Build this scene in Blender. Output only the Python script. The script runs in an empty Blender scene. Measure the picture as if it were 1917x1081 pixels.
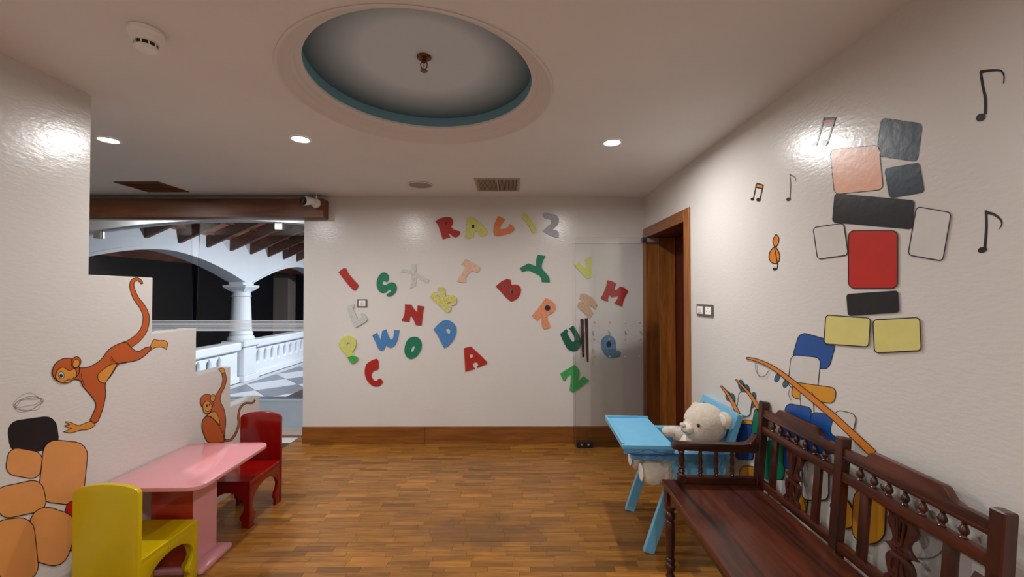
import bpy, bmesh, math, random
from mathutils import Vector, Matrix
random.seed(7)
PI = math.pi
sc = bpy.context.scene
COL = sc.collection

# ------------------------------------------------------------------ camera
F, CX, CY = 762.0, 958.5, 540.5
PITCH, YAW = math.radians(0.88), math.radians(-0.26)
EYE = Vector((0, 0, 1.5))
cam_d = bpy.data.cameras.new('camera'); cam = bpy.data.objects.new('camera', cam_d); COL.objects.link(cam)
cam_d.sensor_width = 36; cam_d.lens = F / 1917 * 36; cam_d.clip_start = 0.02
cam.location = EYE; cam.rotation_euler = (PI / 2 + PITCH, 0, YAW)
sc.camera = cam
ROT = cam.rotation_euler.to_matrix()

def ray(px, py):
    return ROT @ Vector(((px - CX) / F, (CY - py) / F, -1))
def on(px, py, axis, val):            # a point of the photograph on a known plane of the room
    d = ray(px, py); t = (val - EYE[axis]) / d[axis]
    return EYE + d * t

# ------------------------------------------------------------------ world, exposure, lights
w = bpy.data.worlds.new('night'); sc.world = w; w.use_nodes = True
w.node_tree.nodes['Background'].inputs[0].default_value = (0.010, 0.014, 0.028, 1)
w.node_tree.nodes['Background'].inputs[1].default_value = 0.12
vs = sc.view_settings
vs.view_transform = 'Standard'; vs.look = 'None'; vs.gamma = 1; vs.use_curve_mapping = False
vs.exposure = -0.13
ROOM_W = 22.0
LIGHT_COL = (1.0, 0.985, 0.965)
def lamp(name, loc, power, size=0.09, col=LIGHT_COL, parent=None, kind='AREA', rot=(0, 0, 0), spread=PI * .97, shape='DISK'):
    d = bpy.data.lights.new(name, kind); d.energy = power; d.color = col
    if kind == 'AREA': d.shape = shape; d.size = size; d.spread = spread
    else: d.shadow_soft_size = size
    o = bpy.data.objects.new(name, d); COL.objects.link(o); o.location = loc; o.rotation_euler = rot
    if parent: o.parent = parent
    return o

# ------------------------------------------------------------------ tagging
def tag(o, label=None, cat=None, group=None, kind=None):
    if label: o['label'] = label
    if cat: o['category'] = cat
    if group: o['group'] = group
    if kind: o['kind'] = kind
    return o
def thing(name, label, cat, loc=(0, 0, 0), rz=0, group=None):
    o = bpy.data.objects.new(name, None); COL.objects.link(o); o.empty_display_size = .05
    o.location = loc; o.rotation_euler = (0, 0, rz)
    return tag(o, label, cat, group)
def smooth(me, ang=40):
    for p in me.polygons: p.use_smooth = True
    try: me.set_sharp_from_angle(angle=math.radians(ang))
    except Exception: pass
def obj(name, bm, mat, parent=None, sm=None, local=True):
    """links bm as one mesh; if parent is given and local is False, bm is in world space"""
    me = bpy.data.meshes.new(name)
    bmesh.ops.recalc_face_normals(bm, faces=bm.faces[:])
    bm.to_mesh(me); bm.free()
    for m in (mat if isinstance(mat, (list, tuple)) else [mat]): me.materials.append(m)
    if sm: smooth(me, sm)
    o = bpy.data.objects.new(name, me); COL.objects.link(o)
    if parent:
        o.parent = parent
        if not local:
            me.transform(rootmat(parent).inverted())
    return o
def rootmat(p):
    m = Matrix.Translation(p.location) @ p.rotation_euler.to_matrix().to_4x4()
    return rootmat(p.parent) @ m if p.parent else m
def struct(name, bm, mat, parent=None, sm=None):
    o = obj(name, bm, mat, parent, sm)
    if not parent: o['kind'] = 'structure'
    return o

# ------------------------------------------------------------------ mesh helpers
def box(bm, x0, x1, y0, y1, z0, z1, bev=0, seg=1, M=None, mi=0):
    r = bmesh.ops.create_cube(bm, size=1)
    vs_ = r['verts']
    bmesh.ops.scale(bm, verts=vs_, vec=(x1 - x0, y1 - y0, z1 - z0))
    bmesh.ops.translate(bm, verts=vs_, vec=((x0 + x1) / 2, (y0 + y1) / 2, (z0 + z1) / 2))
    if M is not None: bmesh.ops.transform(bm, verts=vs_, matrix=M)
    fs = list({f for v in vs_ for f in v.link_faces})
    for f in fs: f.material_index = mi
    if bev:
        es = list({e for v in vs_ for e in v.link_edges})
        bmesh.ops.bevel(bm, geom=es, offset=bev, segments=seg, affect='EDGES', profile=.5)
def B(*a, **k):
    bm = bmesh.new(); box(bm, *a, **k); return bm
def bar(bm, p0, p1, wdt, thk, side=Vector((0, 1, 0)), bev=0.0):
    """rectangular bar from p0 to p1; thk along side, wdt across"""
    p0, p1 = Vector(p0), Vector(p1); d = (p1 - p0); L = d.length; z = d.normalized()
    s = Vector(side); s = (s - s.dot(z) * z).normalized(); x = s.cross(z)
    M = Matrix((x, s, z)).transposed().to_4x4(); M.translation = p0
    box(bm, -wdt / 2, wdt / 2, -thk / 2, thk / 2, 0, L, bev=bev, M=M)
def lathe(bm, prof, M=None, n=24, cap=True):
    rings = []
    for r, z in prof:
        ring = []
        for i in range(n):
            a = 2 * PI * i / n; v = Vector((r * math.cos(a), r * math.sin(a), z))
            ring.append(bm.verts.new(M @ v if M is not None else v))
        rings.append(ring)
    for a, b in zip(rings, rings[1:]):
        for i in range(n):
            bm.faces.new((a[i], a[(i + 1) % n], b[(i + 1) % n], b[i]))
    if cap:
        for r in (rings[0], rings[-1]):
            try: bm.faces.new(r)
            except Exception: pass
def axis_m(p0, p1):
    p0, p1 = Vector(p0), Vector(p1); q = (p1 - p0).to_track_quat('Z', 'Y')
    M = q.to_matrix().to_4x4(); M.translation = p0; return M
def tube(bm, p0, p1, r, n=12, r2=None):
    lathe(bm, [(r, 0), (r2 if r2 is not None else r, (Vector(p1) - Vector(p0)).length)], axis_m(p0, p1), n)
def ell(bm, c, r, M=None, u=20, v=14):
    rr = bmesh.ops.create_uvsphere(bm, u_segments=u, v_segments=v, radius=1)
    m = Matrix.Translation(c) @ (M or Matrix.Identity(4)) @ Matrix.Diagonal((*r, 1)) if not isinstance(r, (int, float)) else Matrix.Translation(c) @ Matrix.Diagonal((r, r, r, 1))
    bmesh.ops.transform(bm, verts=rr['verts'], matrix=m)
def spline(pts, closed=True, n=5, corner=50):
    """Catmull-Rom through 2-D points; points with a sharp turn stay corners"""
    P = [Vector(p) for p in pts]; N = len(P); out = []
    tan = []
    for i in range(N):
        if not closed and i in (0, N - 1): tan.append(Vector((0, 0))); continue
        a, b, c = P[i - 1], P[i], P[(i + 1) % N]
        u, v = b - a, c - b
        if u.length < 1e-6 or v.length < 1e-6: tan.append(Vector((0, 0))); continue
        ang = math.degrees(u.angle(v))
        if ang > corner: tan.append(Vector((0, 0)))
        else: tan.append((u.normalized() + v.normalized()).normalized() * min(u.length, v.length))
    rng = range(N) if closed else range(N - 1)
    for i in rng:
        p, q = P[i], P[(i + 1) % N]; t0, t1 = tan[i], tan[(i + 1) % N]
        for k in range(n):
            t = k / n; t2, t3 = t * t, t * t * t
            out.append(p * (2 * t3 - 3 * t2 + 1) + t0 * (t3 - 2 * t2 + t) + q * (-2 * t3 + 3 * t2) + t1 * (t3 - t2))
    if not closed: out.append(P[-1])
    return out
def ellipse(cx, cy, rx, ry, ang=0, n=20):
    a = math.radians(ang); c, s = math.cos(a), math.sin(a)
    return [Vector((cx + rx * math.cos(t) * c - ry * math.sin(t) * s, cy + rx * math.cos(t) * s + ry * math.sin(t) * c)) for t in [2 * PI * i / n for i in range(n)]]
def flat(loops, depth, bev=0):
    """2-D loops (outline + holes) -> bmesh, extruded from z=0 to z=depth"""
    cu = bpy.data.curves.new('outline', 'CURVE'); cu.dimensions = '2D'; cu.fill_mode = 'BOTH'
    cu.extrude = max(depth / 2 - bev, 0); cu.bevel_depth = bev; cu.bevel_resolution = 1
    for lp in loops:
        s = cu.splines.new('POLY'); s.points.add(len(lp) - 1); s.use_cyclic_u = True
        for p, q in zip(s.points, lp): p.co = (q[0], q[1], 0, 1)
    o = bpy.data.objects.new('outline', cu)
    me = bpy.data.meshes.new_from_object(o)
    bm = bmesh.new(); bm.from_mesh(me)
    bpy.data.objects.remove(o); bpy.data.meshes.remove(me); bpy.data.curves.remove(cu)
    if depth > 0: bmesh.ops.translate(bm, verts=bm.verts[:], vec=(0, 0, depth / 2))
    bmesh.ops.remove_doubles(bm, verts=bm.verts[:], dist=1e-6)
    return bm
def planeM(origin, ux, uy):
    ux, uy = Vector(ux).normalized(), Vector(uy).normalized(); n = ux.cross(uy)
    M = Matrix((ux, uy, n)).transposed().to_4x4(); M.translation = origin; return M
def join(bm, other, M=None, mi=None):
    me = bpy.data.meshes.new('t'); other.to_mesh(me); other.free()
    n0 = len(bm.verts); f0 = len(bm.faces)
    bm.from_mesh(me); bpy.data.meshes.remove(me)
    bm.verts.ensure_lookup_table(); bm.faces.ensure_lookup_table()
    if M is not None: bmesh.ops.transform(bm, verts=bm.verts[n0:], matrix=M)
    if mi is not None:
        for f in bm.faces[f0:]: f.material_index = mi
def stroke(pts, w0, w1=None, closed=False):
    """ribbon along a 2-D polyline as an outline loop"""
    if w1 is None: w1 = w0
    P = [Vector(p) for p in pts]; N = len(P); L, R = [], []
    for i in range(N):
        a = P[max(i - 1, 0)]; c = P[min(i + 1, N - 1)]
        d = (c - a); d = d.normalized() if d.length > 1e-9 else Vector((1, 0))
        nrm = Vector((-d.y, d.x)); ww = (w0 + (w1 - w0) * i / max(N - 1, 1)) / 2
        L.append(P[i] + nrm * ww); R.append(P[i] - nrm * ww)
    return L + R[::-1]

# ------------------------------------------------------------------ materials
def srgb(r, g, b):
    f = lambda c: (c / 255 / 12.92) if c / 255 <= .04045 else ((c / 255 + .055) / 1.055) ** 2.4
    return (f(r), f(g), f(b), 1)
def mat(name, col=(.8, .8, .8, 1), rough=.5, metal=0, spec=.5, coat=0, coat_r=.1, noise=0, nscale=8, bump=0, bscale=60, bstretch=(1, 1, 1), sheen=0, emit=None, estr=0, coords='Object', col2=None, sub=0):
    m = bpy.data.materials.new(name); m.use_nodes = True; nt = m.node_tree; N = nt.nodes; L = nt.links
    b = N['Principled BSDF']
    b.inputs['Base Color'].default_value = col; b.inputs['Roughness'].default_value = rough
    b.inputs['Metallic'].default_value = metal; b.inputs['Specular IOR Level'].default_value = spec
    b.inputs['Coat Weight'].default_value = coat; b.inputs['Coat Roughness'].default_value = coat_r
    b.inputs['Sheen Weight'].default_value = sheen
    if emit: b.inputs['Emission Color'].default_value = emit; b.inputs['Emission Strength'].default_value = estr
    tc = N.new('ShaderNodeTexCoord'); out = tc.outputs[coords]
    if noise or col2:
        nz = N.new('ShaderNodeTexNoise'); nz.inputs['Scale'].default_value = nscale; nz.inputs['Detail'].default_value = 5
        L.new(out, nz.inputs['Vector'])
        rp = N.new('ShaderNodeValToRGB')
        c2 = col2 if col2 else tuple(c * (1 - noise) for c in col[:3]) + (1,)
        rp.color_ramp.elements[0].position = .35; rp.color_ramp.elements[0].color = c2
        rp.color_ramp.elements[1].position = .65; rp.color_ramp.elements[1].color = col
        L.new(nz.outputs['Fac'], rp.inputs['Fac']); L.new(rp.outputs['Color'], b.inputs['Base Color'])
    if bump:
        mp = N.new('ShaderNodeMapping'); mp.inputs['Scale'].default_value = bstretch
        n2 = N.new('ShaderNodeTexNoise'); n2.inputs['Scale'].default_value = bscale; n2.inputs['Detail'].default_value = 4
        L.new(out, mp.inputs['Vector']); L.new(mp.outputs['Vector'], n2.inputs['Vector'])
        bp = N.new('ShaderNodeBump'); bp.inputs['Strength'].default_value = bump; bp.inputs['Distance'].default_value = .01
        L.new(n2.outputs['Fac'], bp.inputs['Height']); L.new(bp.outputs['Normal'], b.inputs['Normal'])
    return m
def wood(name, dark, light, axis='x', scale=1.0, rough=.35, coat=0.0, island=False, rand=0.0, stain=False, contrast=1.0, world=False, bump=.15):
    m = bpy.data.materials.new(name); m.use_nodes = True; nt = m.node_tree; N = nt.nodes; L = nt.links
    b = N['Principled BSDF']; b.inputs['Roughness'].default_value = rough
    b.inputs['Coat Weight'].default_value = coat; b.inputs['Coat Roughness'].default_value = .12
    tc = N.new('ShaderNodeTexCoord'); geo = N.new('ShaderNodeNewGeometry'); oi = N.new('ShaderNodeObjectInfo')
    src = geo.outputs['Position'] if world else tc.outputs['Object']
    rnd = geo.outputs['Random Per Island'] if island else oi.outputs['Random']
    add = N.new('ShaderNodeVectorMath'); add.operation = 'ADD'
    mul = N.new('ShaderNodeMath'); mul.operation = 'MULTIPLY'; mul.inputs[1].default_value = 37.0
    L.new(rnd, mul.inputs[0]); L.new(src, add.inputs[0]); L.new(mul.outputs[0], add.inputs[1])
    mp = N.new('ShaderNodeMapping'); s = {'x': (2.2, 26, 26), 'y': (26, 2.2, 26), 'z': (26, 26, 2.2)}[axis]
    mp.inputs['Scale'].default_value = tuple(k * scale for k in s)
    L.new(add.outputs[0], mp.inputs['Vector'])
    nz = N.new('ShaderNodeTexNoise'); nz.inputs['Scale'].default_value = 1.0; nz.inputs['Detail'].default_value = 8
    nz.inputs['Roughness'].default_value = .62; nz.inputs['Distortion'].default_value = .6
    L.new(mp.outputs[0], nz.inputs['Vector'])
    rp = N.new('ShaderNodeValToRGB'); e = rp.color_ramp.elements
    e[0].position = .5 - .22 / contrast; e[0].color = dark; e[1].position = .5 + .22 / contrast; e[1].color = light
    L.new(nz.outputs['Fac'], rp.inputs['Fac'])
    colout = rp.outputs['Color']
    if rand:
        r2 = N.new('ShaderNodeValToRGB'); q = r2.color_ramp; q.elements[0].color = (1 - rand,) * 3 + (1,); q.elements[0].position = 0
        q.elements[1].color = (1 + rand * .6, 1 + rand * .55, 1 + rand * .45, 1); q.elements[1].position = 1
        k = q.elements.new(.13); k.color = (1 - rand * .35,) * 3 + (1,)
        k = q.elements.new(.85); k.color = (1 + rand * .12,) * 3 + (1,)
        L.new(rnd, r2.inputs['Fac'])
        mx = N.new('ShaderNodeMix'); mx.data_type = 'RGBA'; mx.blend_type = 'MULTIPLY'; mx.inputs[0].default_value = 1
        L.new(colout, mx.inputs[6]); L.new(r2.outputs['Color'], mx.inputs[7]); colout = mx.outputs[2]
    if stain:      # the worn dark patch in the middle of the floor
        sb = N.new('ShaderNodeVectorMath'); sb.operation = 'SUBTRACT'; sb.inputs[1].default_value = (-.20, 2.58, 0)
        L.new(geo.outputs['Position'], sb.inputs[0])
        sm_ = N.new('ShaderNodeVectorMath'); sm_.operation = 'MULTIPLY'; sm_.inputs[1].default_value = (2.1, 4.4, 0); L.new(sb.outputs[0], sm_.inputs[0])
        ln = N.new('ShaderNodeVectorMath'); ln.operation = 'LENGTH'; L.new(sm_.outputs[0], ln.inputs[0])
        n3 = N.new('ShaderNodeTexNoise'); n3.inputs['Scale'].default_value = 7; n3.inputs['Detail'].default_value = 4; L.new(geo.outputs['Position'], n3.inputs['Vector'])
        ma = N.new('ShaderNodeMath'); ma.operation = 'MULTIPLY_ADD'; ma.inputs[1].default_value = 1.6; L.new(n3.outputs['Fac'], ma.inputs[0]); L.new(ln.outputs['Value'], ma.inputs[2])
        mr = N.new('ShaderNodeMapRange'); mr.inputs[1].default_value = 1.35; mr.inputs[2].default_value = 1.75; mr.inputs[3].default_value = .48; mr.inputs[4].default_value = 0
        L.new(ma.outputs[0], mr.inputs[0])
        m2 = N.new('ShaderNodeMix'); m2.data_type = 'RGBA'; m2.inputs[7].default_value = srgb(90, 62, 38)
        L.new(mr.outputs[0], m2.inputs[0]); L.new(colout, m2.inputs[6]); colout = m2.outputs[2]
        # large slow variation of the varnish
        n4 = N.new('ShaderNodeTexNoise'); n4.inputs['Scale'].default_value = 1.6; n4.inputs['Detail'].default_value = 3; L.new(geo.outputs['Position'], n4.inputs['Vector'])
        m4 = N.new('ShaderNodeMapRange'); m4.inputs[1].default_value = .3; m4.inputs[2].default_value = .7; m4.inputs[3].default_value = .82; m4.inputs[4].default_value = 1.1
        L.new(n4.outputs['Fac'], m4.inputs[0])
        m5 = N.new('ShaderNodeMix'); m5.data_type = 'RGBA'; m5.blend_type = 'MULTIPLY'; m5.inputs[0].default_value = 1
        L.new(colout, m5.inputs[6]); L.new(m4.outputs[0], m5.inputs[7]); colout = m5.outputs[2]
    L.new(colout, b.inputs['Base Color'])
    bp = N.new('ShaderNodeBump'); bp.inputs['Strength'].default_value = bump; bp.inputs['Distance'].default_value = .002
    L.new(nz.outputs['Fac'], bp.inputs['Height']); L.new(bp.outputs['Normal'], b.inputs['Normal'])
    return m
def glass(name, tint=(.93, .96, .95, 1), refl=1.0):
    m = bpy.data.materials.new(name); m.use_nodes = True; nt = m.node_tree; N = nt.nodes; L = nt.links
    N.remove(N['Principled BSDF']); o = N['Material Output']
    t = N.new('ShaderNodeBsdfTransparent'); t.inputs[0].default_value = tint
    g = N.new('ShaderNodeBsdfGlossy'); g.inputs['Roughness'].default_value = .02; g.inputs[0].default_value = (refl, refl, refl, 1)
    f = N.new('ShaderNodeFresnel'); f.inputs[0].default_value = 1.36
    mx = N.new('ShaderNodeMixShader'); L.new(f.outputs[0], mx.inputs[0]); L.new(t.outputs[0], mx.inputs[1]); L.new(g.outputs[0], mx.inputs[2])
    L.new(mx.outputs[0], o.inputs[0]); return m
def emission(name, col, s):
    return mat(name, (0, 0, 0, 1), .5, emit=col, estr=s)

M_wall = mat('cream_wall_paint', (.65, .617, .588, 1), rough=.24, noise=.03, nscale=1.3, bump=.09, bscale=34, bstretch=(1, 1, 2.4), coords='Object')
M_ceil = mat('ceiling_paint', (.78, .775, .76, 1), rough=.85, noise=.04, nscale=2, bump=.08, bscale=150)
M_white = mat('white_paint', (.62, .60, .57, 1), rough=.5)
M_ringm = mat('moulding_paint', (.72, .69, .66, 1), rough=.7)
M_plank = wood('parquet_strip', srgb(112, 68, 22), srgb(170, 114, 44), 'x', 1.5, rough=.30, rand=.46, stain=True, world=True, bump=.12)
M_field = wood('parquet_field', srgb(112, 68, 22), srgb(170, 114, 44), 'x', 1.5, rough=.30, rand=.46, stain=True, world=True, island=True, bump=.12)
M_joint = mat('floor_joint', srgb(52, 28, 12), .7)
M_teak = wood('teak_trim', srgb(100, 56, 16), srgb(148, 90, 34), 'x', 1.0, rough=.35)
M_teak_v = wood('teak_frame', srgb(106, 58, 18), srgb(170, 104, 44), 'z', .8, rough=.35)
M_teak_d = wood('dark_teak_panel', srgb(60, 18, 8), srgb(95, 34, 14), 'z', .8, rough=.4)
M_beam = wood('beam_wood', srgb(82, 44, 18), srgb(128, 78, 38), 'x', .7, rough=.4)
M_rose = wood('rosewood', srgb(24, 8, 4), srgb(92, 40, 20), 'y', .7, rough=.3, coat=.08, contrast=1.4)
M_rose_v = wood('rosewood_upright', srgb(30, 11, 6), srgb(78, 34, 19), 'z', .9, rough=.3, coat=.1)
M_rose_x = wood('rosewood_cross', srgb(30, 11, 6), srgb(82, 36, 20), 'x', .9, rough=.3, coat=.1)
M_pink = mat('pink_gloss_paint', srgb(214, 146, 152), rough=.14, noise=.03, nscale=6, coat=.4)
M_redpanel = mat('red_brown_gloss_paint', srgb(160, 50, 30), rough=.2, coat=.3)
M_yellow = mat('yellow_gloss_paint', srgb(200, 172, 0), rough=.3, noise=.05, nscale=9, bump=.05, bscale=40)
M_red = mat('red_gloss_paint', srgb(128, 6, 4), rough=.2, noise=.06, nscale=9, coat=.4)
M_blue = mat('sky_blue_gloss_paint', srgb(112, 180, 216), rough=.3, noise=.06, nscale=14, bump=.05, bscale=40)
M_bluedark = mat('sky_blue_paint_scuffed', srgb(96, 160, 208), rough=.35, noise=.3, nscale=22)
M_ink = mat('navy_pen_marks', srgb(30, 58, 110), rough=.5)
M_fur = mat('cream_plush', srgb(228, 212, 192), rough=.95, noise=.14, nscale=45, bump=.9, bscale=260, sheen=.6)
M_fur2 = mat('pale_plush', srgb(238, 228, 214), rough=.95, noise=.1, nscale=45, bump=.7, bscale=260, sheen=.6)
M_nose = mat('tan_velvet_nose', srgb(206, 178, 150), rough=.8, sheen=.4)
M_black = mat('black_plastic', (.012, .012, .014, 1), rough=.2)
M_blackpaint = mat('black_wall_paint', srgb(22, 20, 22), rough=.32, bump=.2, bscale=40)
M_steel = mat('brushed_steel', (.75, .75, .74, 1), rough=.42, metal=1)
M_dksteel = mat('dark_steel', (.12, .12, .13, 1), rough=.35, metal=1)
M_bronze = mat('aged_bronze', srgb(120, 84, 52), rough=.35, metal=1)
M_plastic = mat('white_plastic', (.86, .85, .82, 1), rough=.35)
M_greyplate = mat('grey_metallic_plate', srgb(120, 112, 108), rough=.35, metal=.6)
M_grille = mat('grille_frame_paint', srgb(176, 158, 140), rough=.5)
M_void = mat('dark_duct', (.02, .016, .014, 1), rough=.9)
M_verwhite = mat('veranda_white_paint', (.72, .74, .78, 1), rough=.55, noise=.04, nscale=3)
M_sill = mat('blue_grey_paint', srgb(170, 184, 200), rough=.4, noise=.05, nscale=3)
M_tileD = mat('dark_grey_slate', srgb(120, 122, 130), rough=.35, noise=.2, nscale=9)
M_tileL = mat('pale_grey_slate', srgb(205, 207, 212), rough=.35, noise=.1, nscale=9)
M_rafter = wood('dark_rafter', srgb(62, 38, 28), srgb(104, 68, 52), 'x', .7, rough=.6)
M_roof = mat('clay_roof_underside', srgb(196, 108, 74), rough=.8, noise=.5, nscale=5)
M_brownfl = wood('brown_outer_floor', srgb(50, 36, 30), srgb(82, 58, 46), 'y', .5, rough=.4)
M_marble = mat('white_marble', (.7, .69, .68, 1), rough=.2, noise=.08, nscale=6)
M_tan = mat('tan_stone', srgb(172, 160, 150), rough=.35, noise=.12, nscale=8)
M_glass = glass('clear_door_glass', (.985, .99, .988, 1)); M_glassw = glass('partition_glass', (.97, .98, .985, 1), .45)
M_frost = mat('frosted_film', (.75, .8, .86, 1), rough=.6)
M_glassedge = mat('glass_edge', srgb(96, 106, 102), rough=.2)
M_lit = emission('lit_diffuser', (1, .98, .95, 1), 14)
M_night = mat('night_garden', srgb(10, 13, 24), rough=.9)

# dome: dark teal at the rim, grading to pale blue-grey at the centre
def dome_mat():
    m = mat('dome_radial_tone', (.3, .3, .3, 1), rough=.8); nt = m.node_tree; N = nt.nodes; L = nt.links
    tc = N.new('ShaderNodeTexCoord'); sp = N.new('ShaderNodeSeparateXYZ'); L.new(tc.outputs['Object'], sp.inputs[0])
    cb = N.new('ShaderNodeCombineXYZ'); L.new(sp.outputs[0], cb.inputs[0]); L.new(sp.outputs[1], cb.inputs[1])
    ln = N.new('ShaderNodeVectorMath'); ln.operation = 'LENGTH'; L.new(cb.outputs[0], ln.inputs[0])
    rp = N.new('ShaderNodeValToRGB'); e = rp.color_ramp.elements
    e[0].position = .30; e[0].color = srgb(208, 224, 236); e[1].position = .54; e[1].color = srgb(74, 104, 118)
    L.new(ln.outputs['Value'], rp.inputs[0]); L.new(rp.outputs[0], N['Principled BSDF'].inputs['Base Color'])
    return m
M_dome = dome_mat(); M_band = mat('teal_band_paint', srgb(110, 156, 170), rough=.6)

# crayon-scribbled letters
def crayon(name, c, c2, scale=70, rough=.55):
    m = mat(name, c, rough=rough); nt = m.node_tree; N = nt.nodes; L = nt.links
    tc = N.new('ShaderNodeTexCoord'); mp = N.new('ShaderNodeMapping'); mp.inputs['Scale'].default_value = (scale, scale * .22, scale); mp.inputs['Rotation'].default_value = (0, .6, 0)
    nz = N.new('ShaderNodeTexNoise'); nz.inputs['Scale'].default_value = 1; nz.inputs['Detail'].default_value = 6; nz.inputs['Distortion'].default_value = 1.5
    L.new(tc.outputs['Object'], mp.inputs[0]); L.new(mp.outputs[0], nz.inputs['Vector'])
    rp = N.new('ShaderNodeValToRGB'); e = rp.color_ramp.elements; e[0].position = .36; e[0].color = c2; e[1].position = .52; e[1].color = c
    L.new(nz.outputs['Fac'], rp.inputs[0]); L.new(rp.outputs[0], N['Principled BSDF'].inputs['Base Color']); return m

# ================================================================== STRUCTURE
XL, XR, YB, H = -2.10, 1.362, 4.15, 2.5
XLO = XL - .11                         # outer face of the stepped wall
YGL = 4.67                             # glazed arch wall
XW, YF = -5.6, -2.6                    # far side of the corridor, wall behind the camera
DC = (-.436, 2.03)                     # dome centre

# floor bed
fl = struct('floor', B(XLO - .005, XR + .05, YF, 4.36, -.06, -.0045), M_joint)
# parquet strips
PL, PW, GAP, PT = .232, .0455, .0009, .008
pm_b = B(-PL / 2 + GAP / 2, PL / 2 - GAP / 2, -PW / 2 + GAP / 2, PW / 2 - GAP / 2, -PT / 2, 0, bev=.0005)
pm = bpy.data.meshes.new('plank'); pm_b.to_mesh(pm); pm_b.free(); pm.materials.append(M_plank)
cells = []
row = 0; y = YF + PW / 2
while y < 4.36 - PW / 2:
    off = random.random() * PL
    x = XLO - off
    while x < XR:
        x0, x1 = max(x, XLO), min(x + PL, XR + .04)
        if x1 - x0 > .02: cells.append((x0, x1, y))
        x += PL
    y += PW; row += 1
def in_view(x, y):
    v = ROT.transposed() @ (Vector((x, y, 0)) - EYE)
    if v.z > -.1: return False
    px = CX + F * v.x / -v.z; py = CY - F * v.y / -v.z
    return 380 < px < 1260 and py < 1095
vis = sorted([c for c in cells if in_view((c[0] + c[1]) / 2, c[2]) and c[1] - c[0] > PL * .99], key=lambda c: c[2])[:296]
vs_set = set(vis)
for c in vis:
    o = bpy.data.objects.new('plank', pm); COL.objects.link(o); o.parent = fl
    o.location = ((c[0] + c[1]) / 2, c[2], random.uniform(-.0006, 0)); o.rotation_euler = (random.uniform(-.004, .004), random.uniform(-.0012, .0012), 0)
V, Fc = [], []
for c in cells:
    if c in vs_set: continue
    x0, x1, y = c; x0 += GAP / 2; x1 -= GAP / 2; y0, y1 = y - PW / 2 + GAP / 2, y + PW / 2 - GAP / 2
    zt = [random.uniform(-.0008, 0)] * 4; t = random.uniform(-.00012, .00012); zt[0] += t; zt[1] += t
    b0 = len(V)
    V += [(x0, y0, zt[0]), (x1, y0, zt[1]), (x1, y1, zt[2]), (x0, y1, zt[3])] + [(x0, y0, -.004), (x1, y0, -.004), (x1, y1, -.004), (x0, y1, -.004)]
    Fc += [(b0, b0 + 1, b0 + 2, b0 + 3)] + [(b0 + 4 + i, b0 + 4 + (i + 1) % 4, b0 + (i + 1) % 4, b0 + i) for i in range(4)]
me = bpy.data.meshes.new('plank_field'); me.from_pydata(V, [], Fc); me.materials.append(M_field)
o = bpy.data.objects.new('plank_field', me); COL.objects.link(o); o.parent = fl; o['kind'] = 'stuff'
struct('trim_1', B(XLO - .012, XLO, 3.36, 4.36, -.06, 0.0), M_teak)   # edge of the play floor

# corridor floor bands
cf = struct('floor_corridor', B(XW, XLO - .013, YF, 4.205, -.06, -.02), M_brownfl)
struct('marble_strip', B(XW, XLO - .013, 4.205, 4.36, -.06, -.018), M_marble, cf)
struct('threshold_strip', B(XW, XL, 4.361, 4.40, -.06, -.006), M_teak, cf)
struct('stone_strip', B(XW, XL, 4.401, YGL, -.06, -.01), M_tan, cf)

# ceiling with the round recess
def circ(r, n=96): return [(DC[0] + r * math.cos(2 * PI * i / n), DC[1] + r * math.sin(2 * PI * i / n)) for i in range(n)]
bm = flat([[(XW, YF), (XR + .3, YF), (XR + .3, YGL + .02), (XW, YGL + .02)], circ(.632)], .03)
bmesh.ops.translate(bm, verts=bm.verts[:], vec=(0, 0, H))
ceil = struct('ceiling', bm, M_ceil)
bm = bmesh.new()
lathe(bm, [(.648, -.001), (.648, -.004), (.638, -.005), (.630, .000), (.622, .010), (.606, .016), (.600, .020), (.592, .031), (.576, .036), (.570, .046), (.558, .050), (.544, .058), (.544, .07), (.66, .07), (.66, .02)], Matrix.Translation((*DC, H)), 96, cap=False)
struct('trim_2', bm, M_ringm, sm=35)
bm = bmesh.new(); lathe(bm, [(.5445, .058), (.5465, .124)], Matrix.Translation((*DC, H)), 96, cap=False)
struct('recess_band', bm, M_band, ceil, sm=40)
bm = bmesh.new(); lathe(bm, [(.5465, .124), (.525, .134), (.47, .152), (.40, .168), (.30, .180), (.18, .188), (.06, .191), (.001, .191)], None, 96, cap=False)
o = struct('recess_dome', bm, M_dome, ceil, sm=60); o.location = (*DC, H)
struct('roof_slab', B(XW, XR + .3, YF, YGL + .02, H + .26, H + .34), M_void, ceil)

# walls
def yz_wall(name, loops, x0, x1, m, parent=None, bev=0):
    bm = flat(loops, x1 - x0, bev); bmesh.ops.transform(bm, verts=bm.verts[:], matrix=planeM((x0, 0, 0), (0, 1, 0), (0, 0, 1)))
    return struct(name, bm, m, parent)
def xz_wall(name, loops, y0, y1, m, parent=None):
    bm = flat(loops, y1 - y0); bmesh.ops.transform(bm, verts=bm.verts[:], matrix=planeM((0, y1, 0), (1, 0, 0), (0, 0, 1)))
    return struct(name, bm, m, parent)
sy = [on(x, 600, 0, XL).y for x in (163.5, 284, 367, 432, 487)]
sz = [on(163.5, 516, 0, XL).z, on(367, 616.5, 0, XL).z, on(432, 688, 0, XL).z, on(487, 741.5, 0, XL).z]
yz_wall('wall_left', [[(YF, -.05), (YF, H), (sy[0], H), (sy[0], sz[0]), (sy[1], sz[0]), (sy[1], sz[1]), (sy[2], sz[1]), (sy[2], sz[2]), (sy[3], sz[2]), (sy[3], sz[3]), (sy[4], sz[3]), (sy[4], -.05)]], XLO, XL, M_wall, bev=.004)
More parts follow.
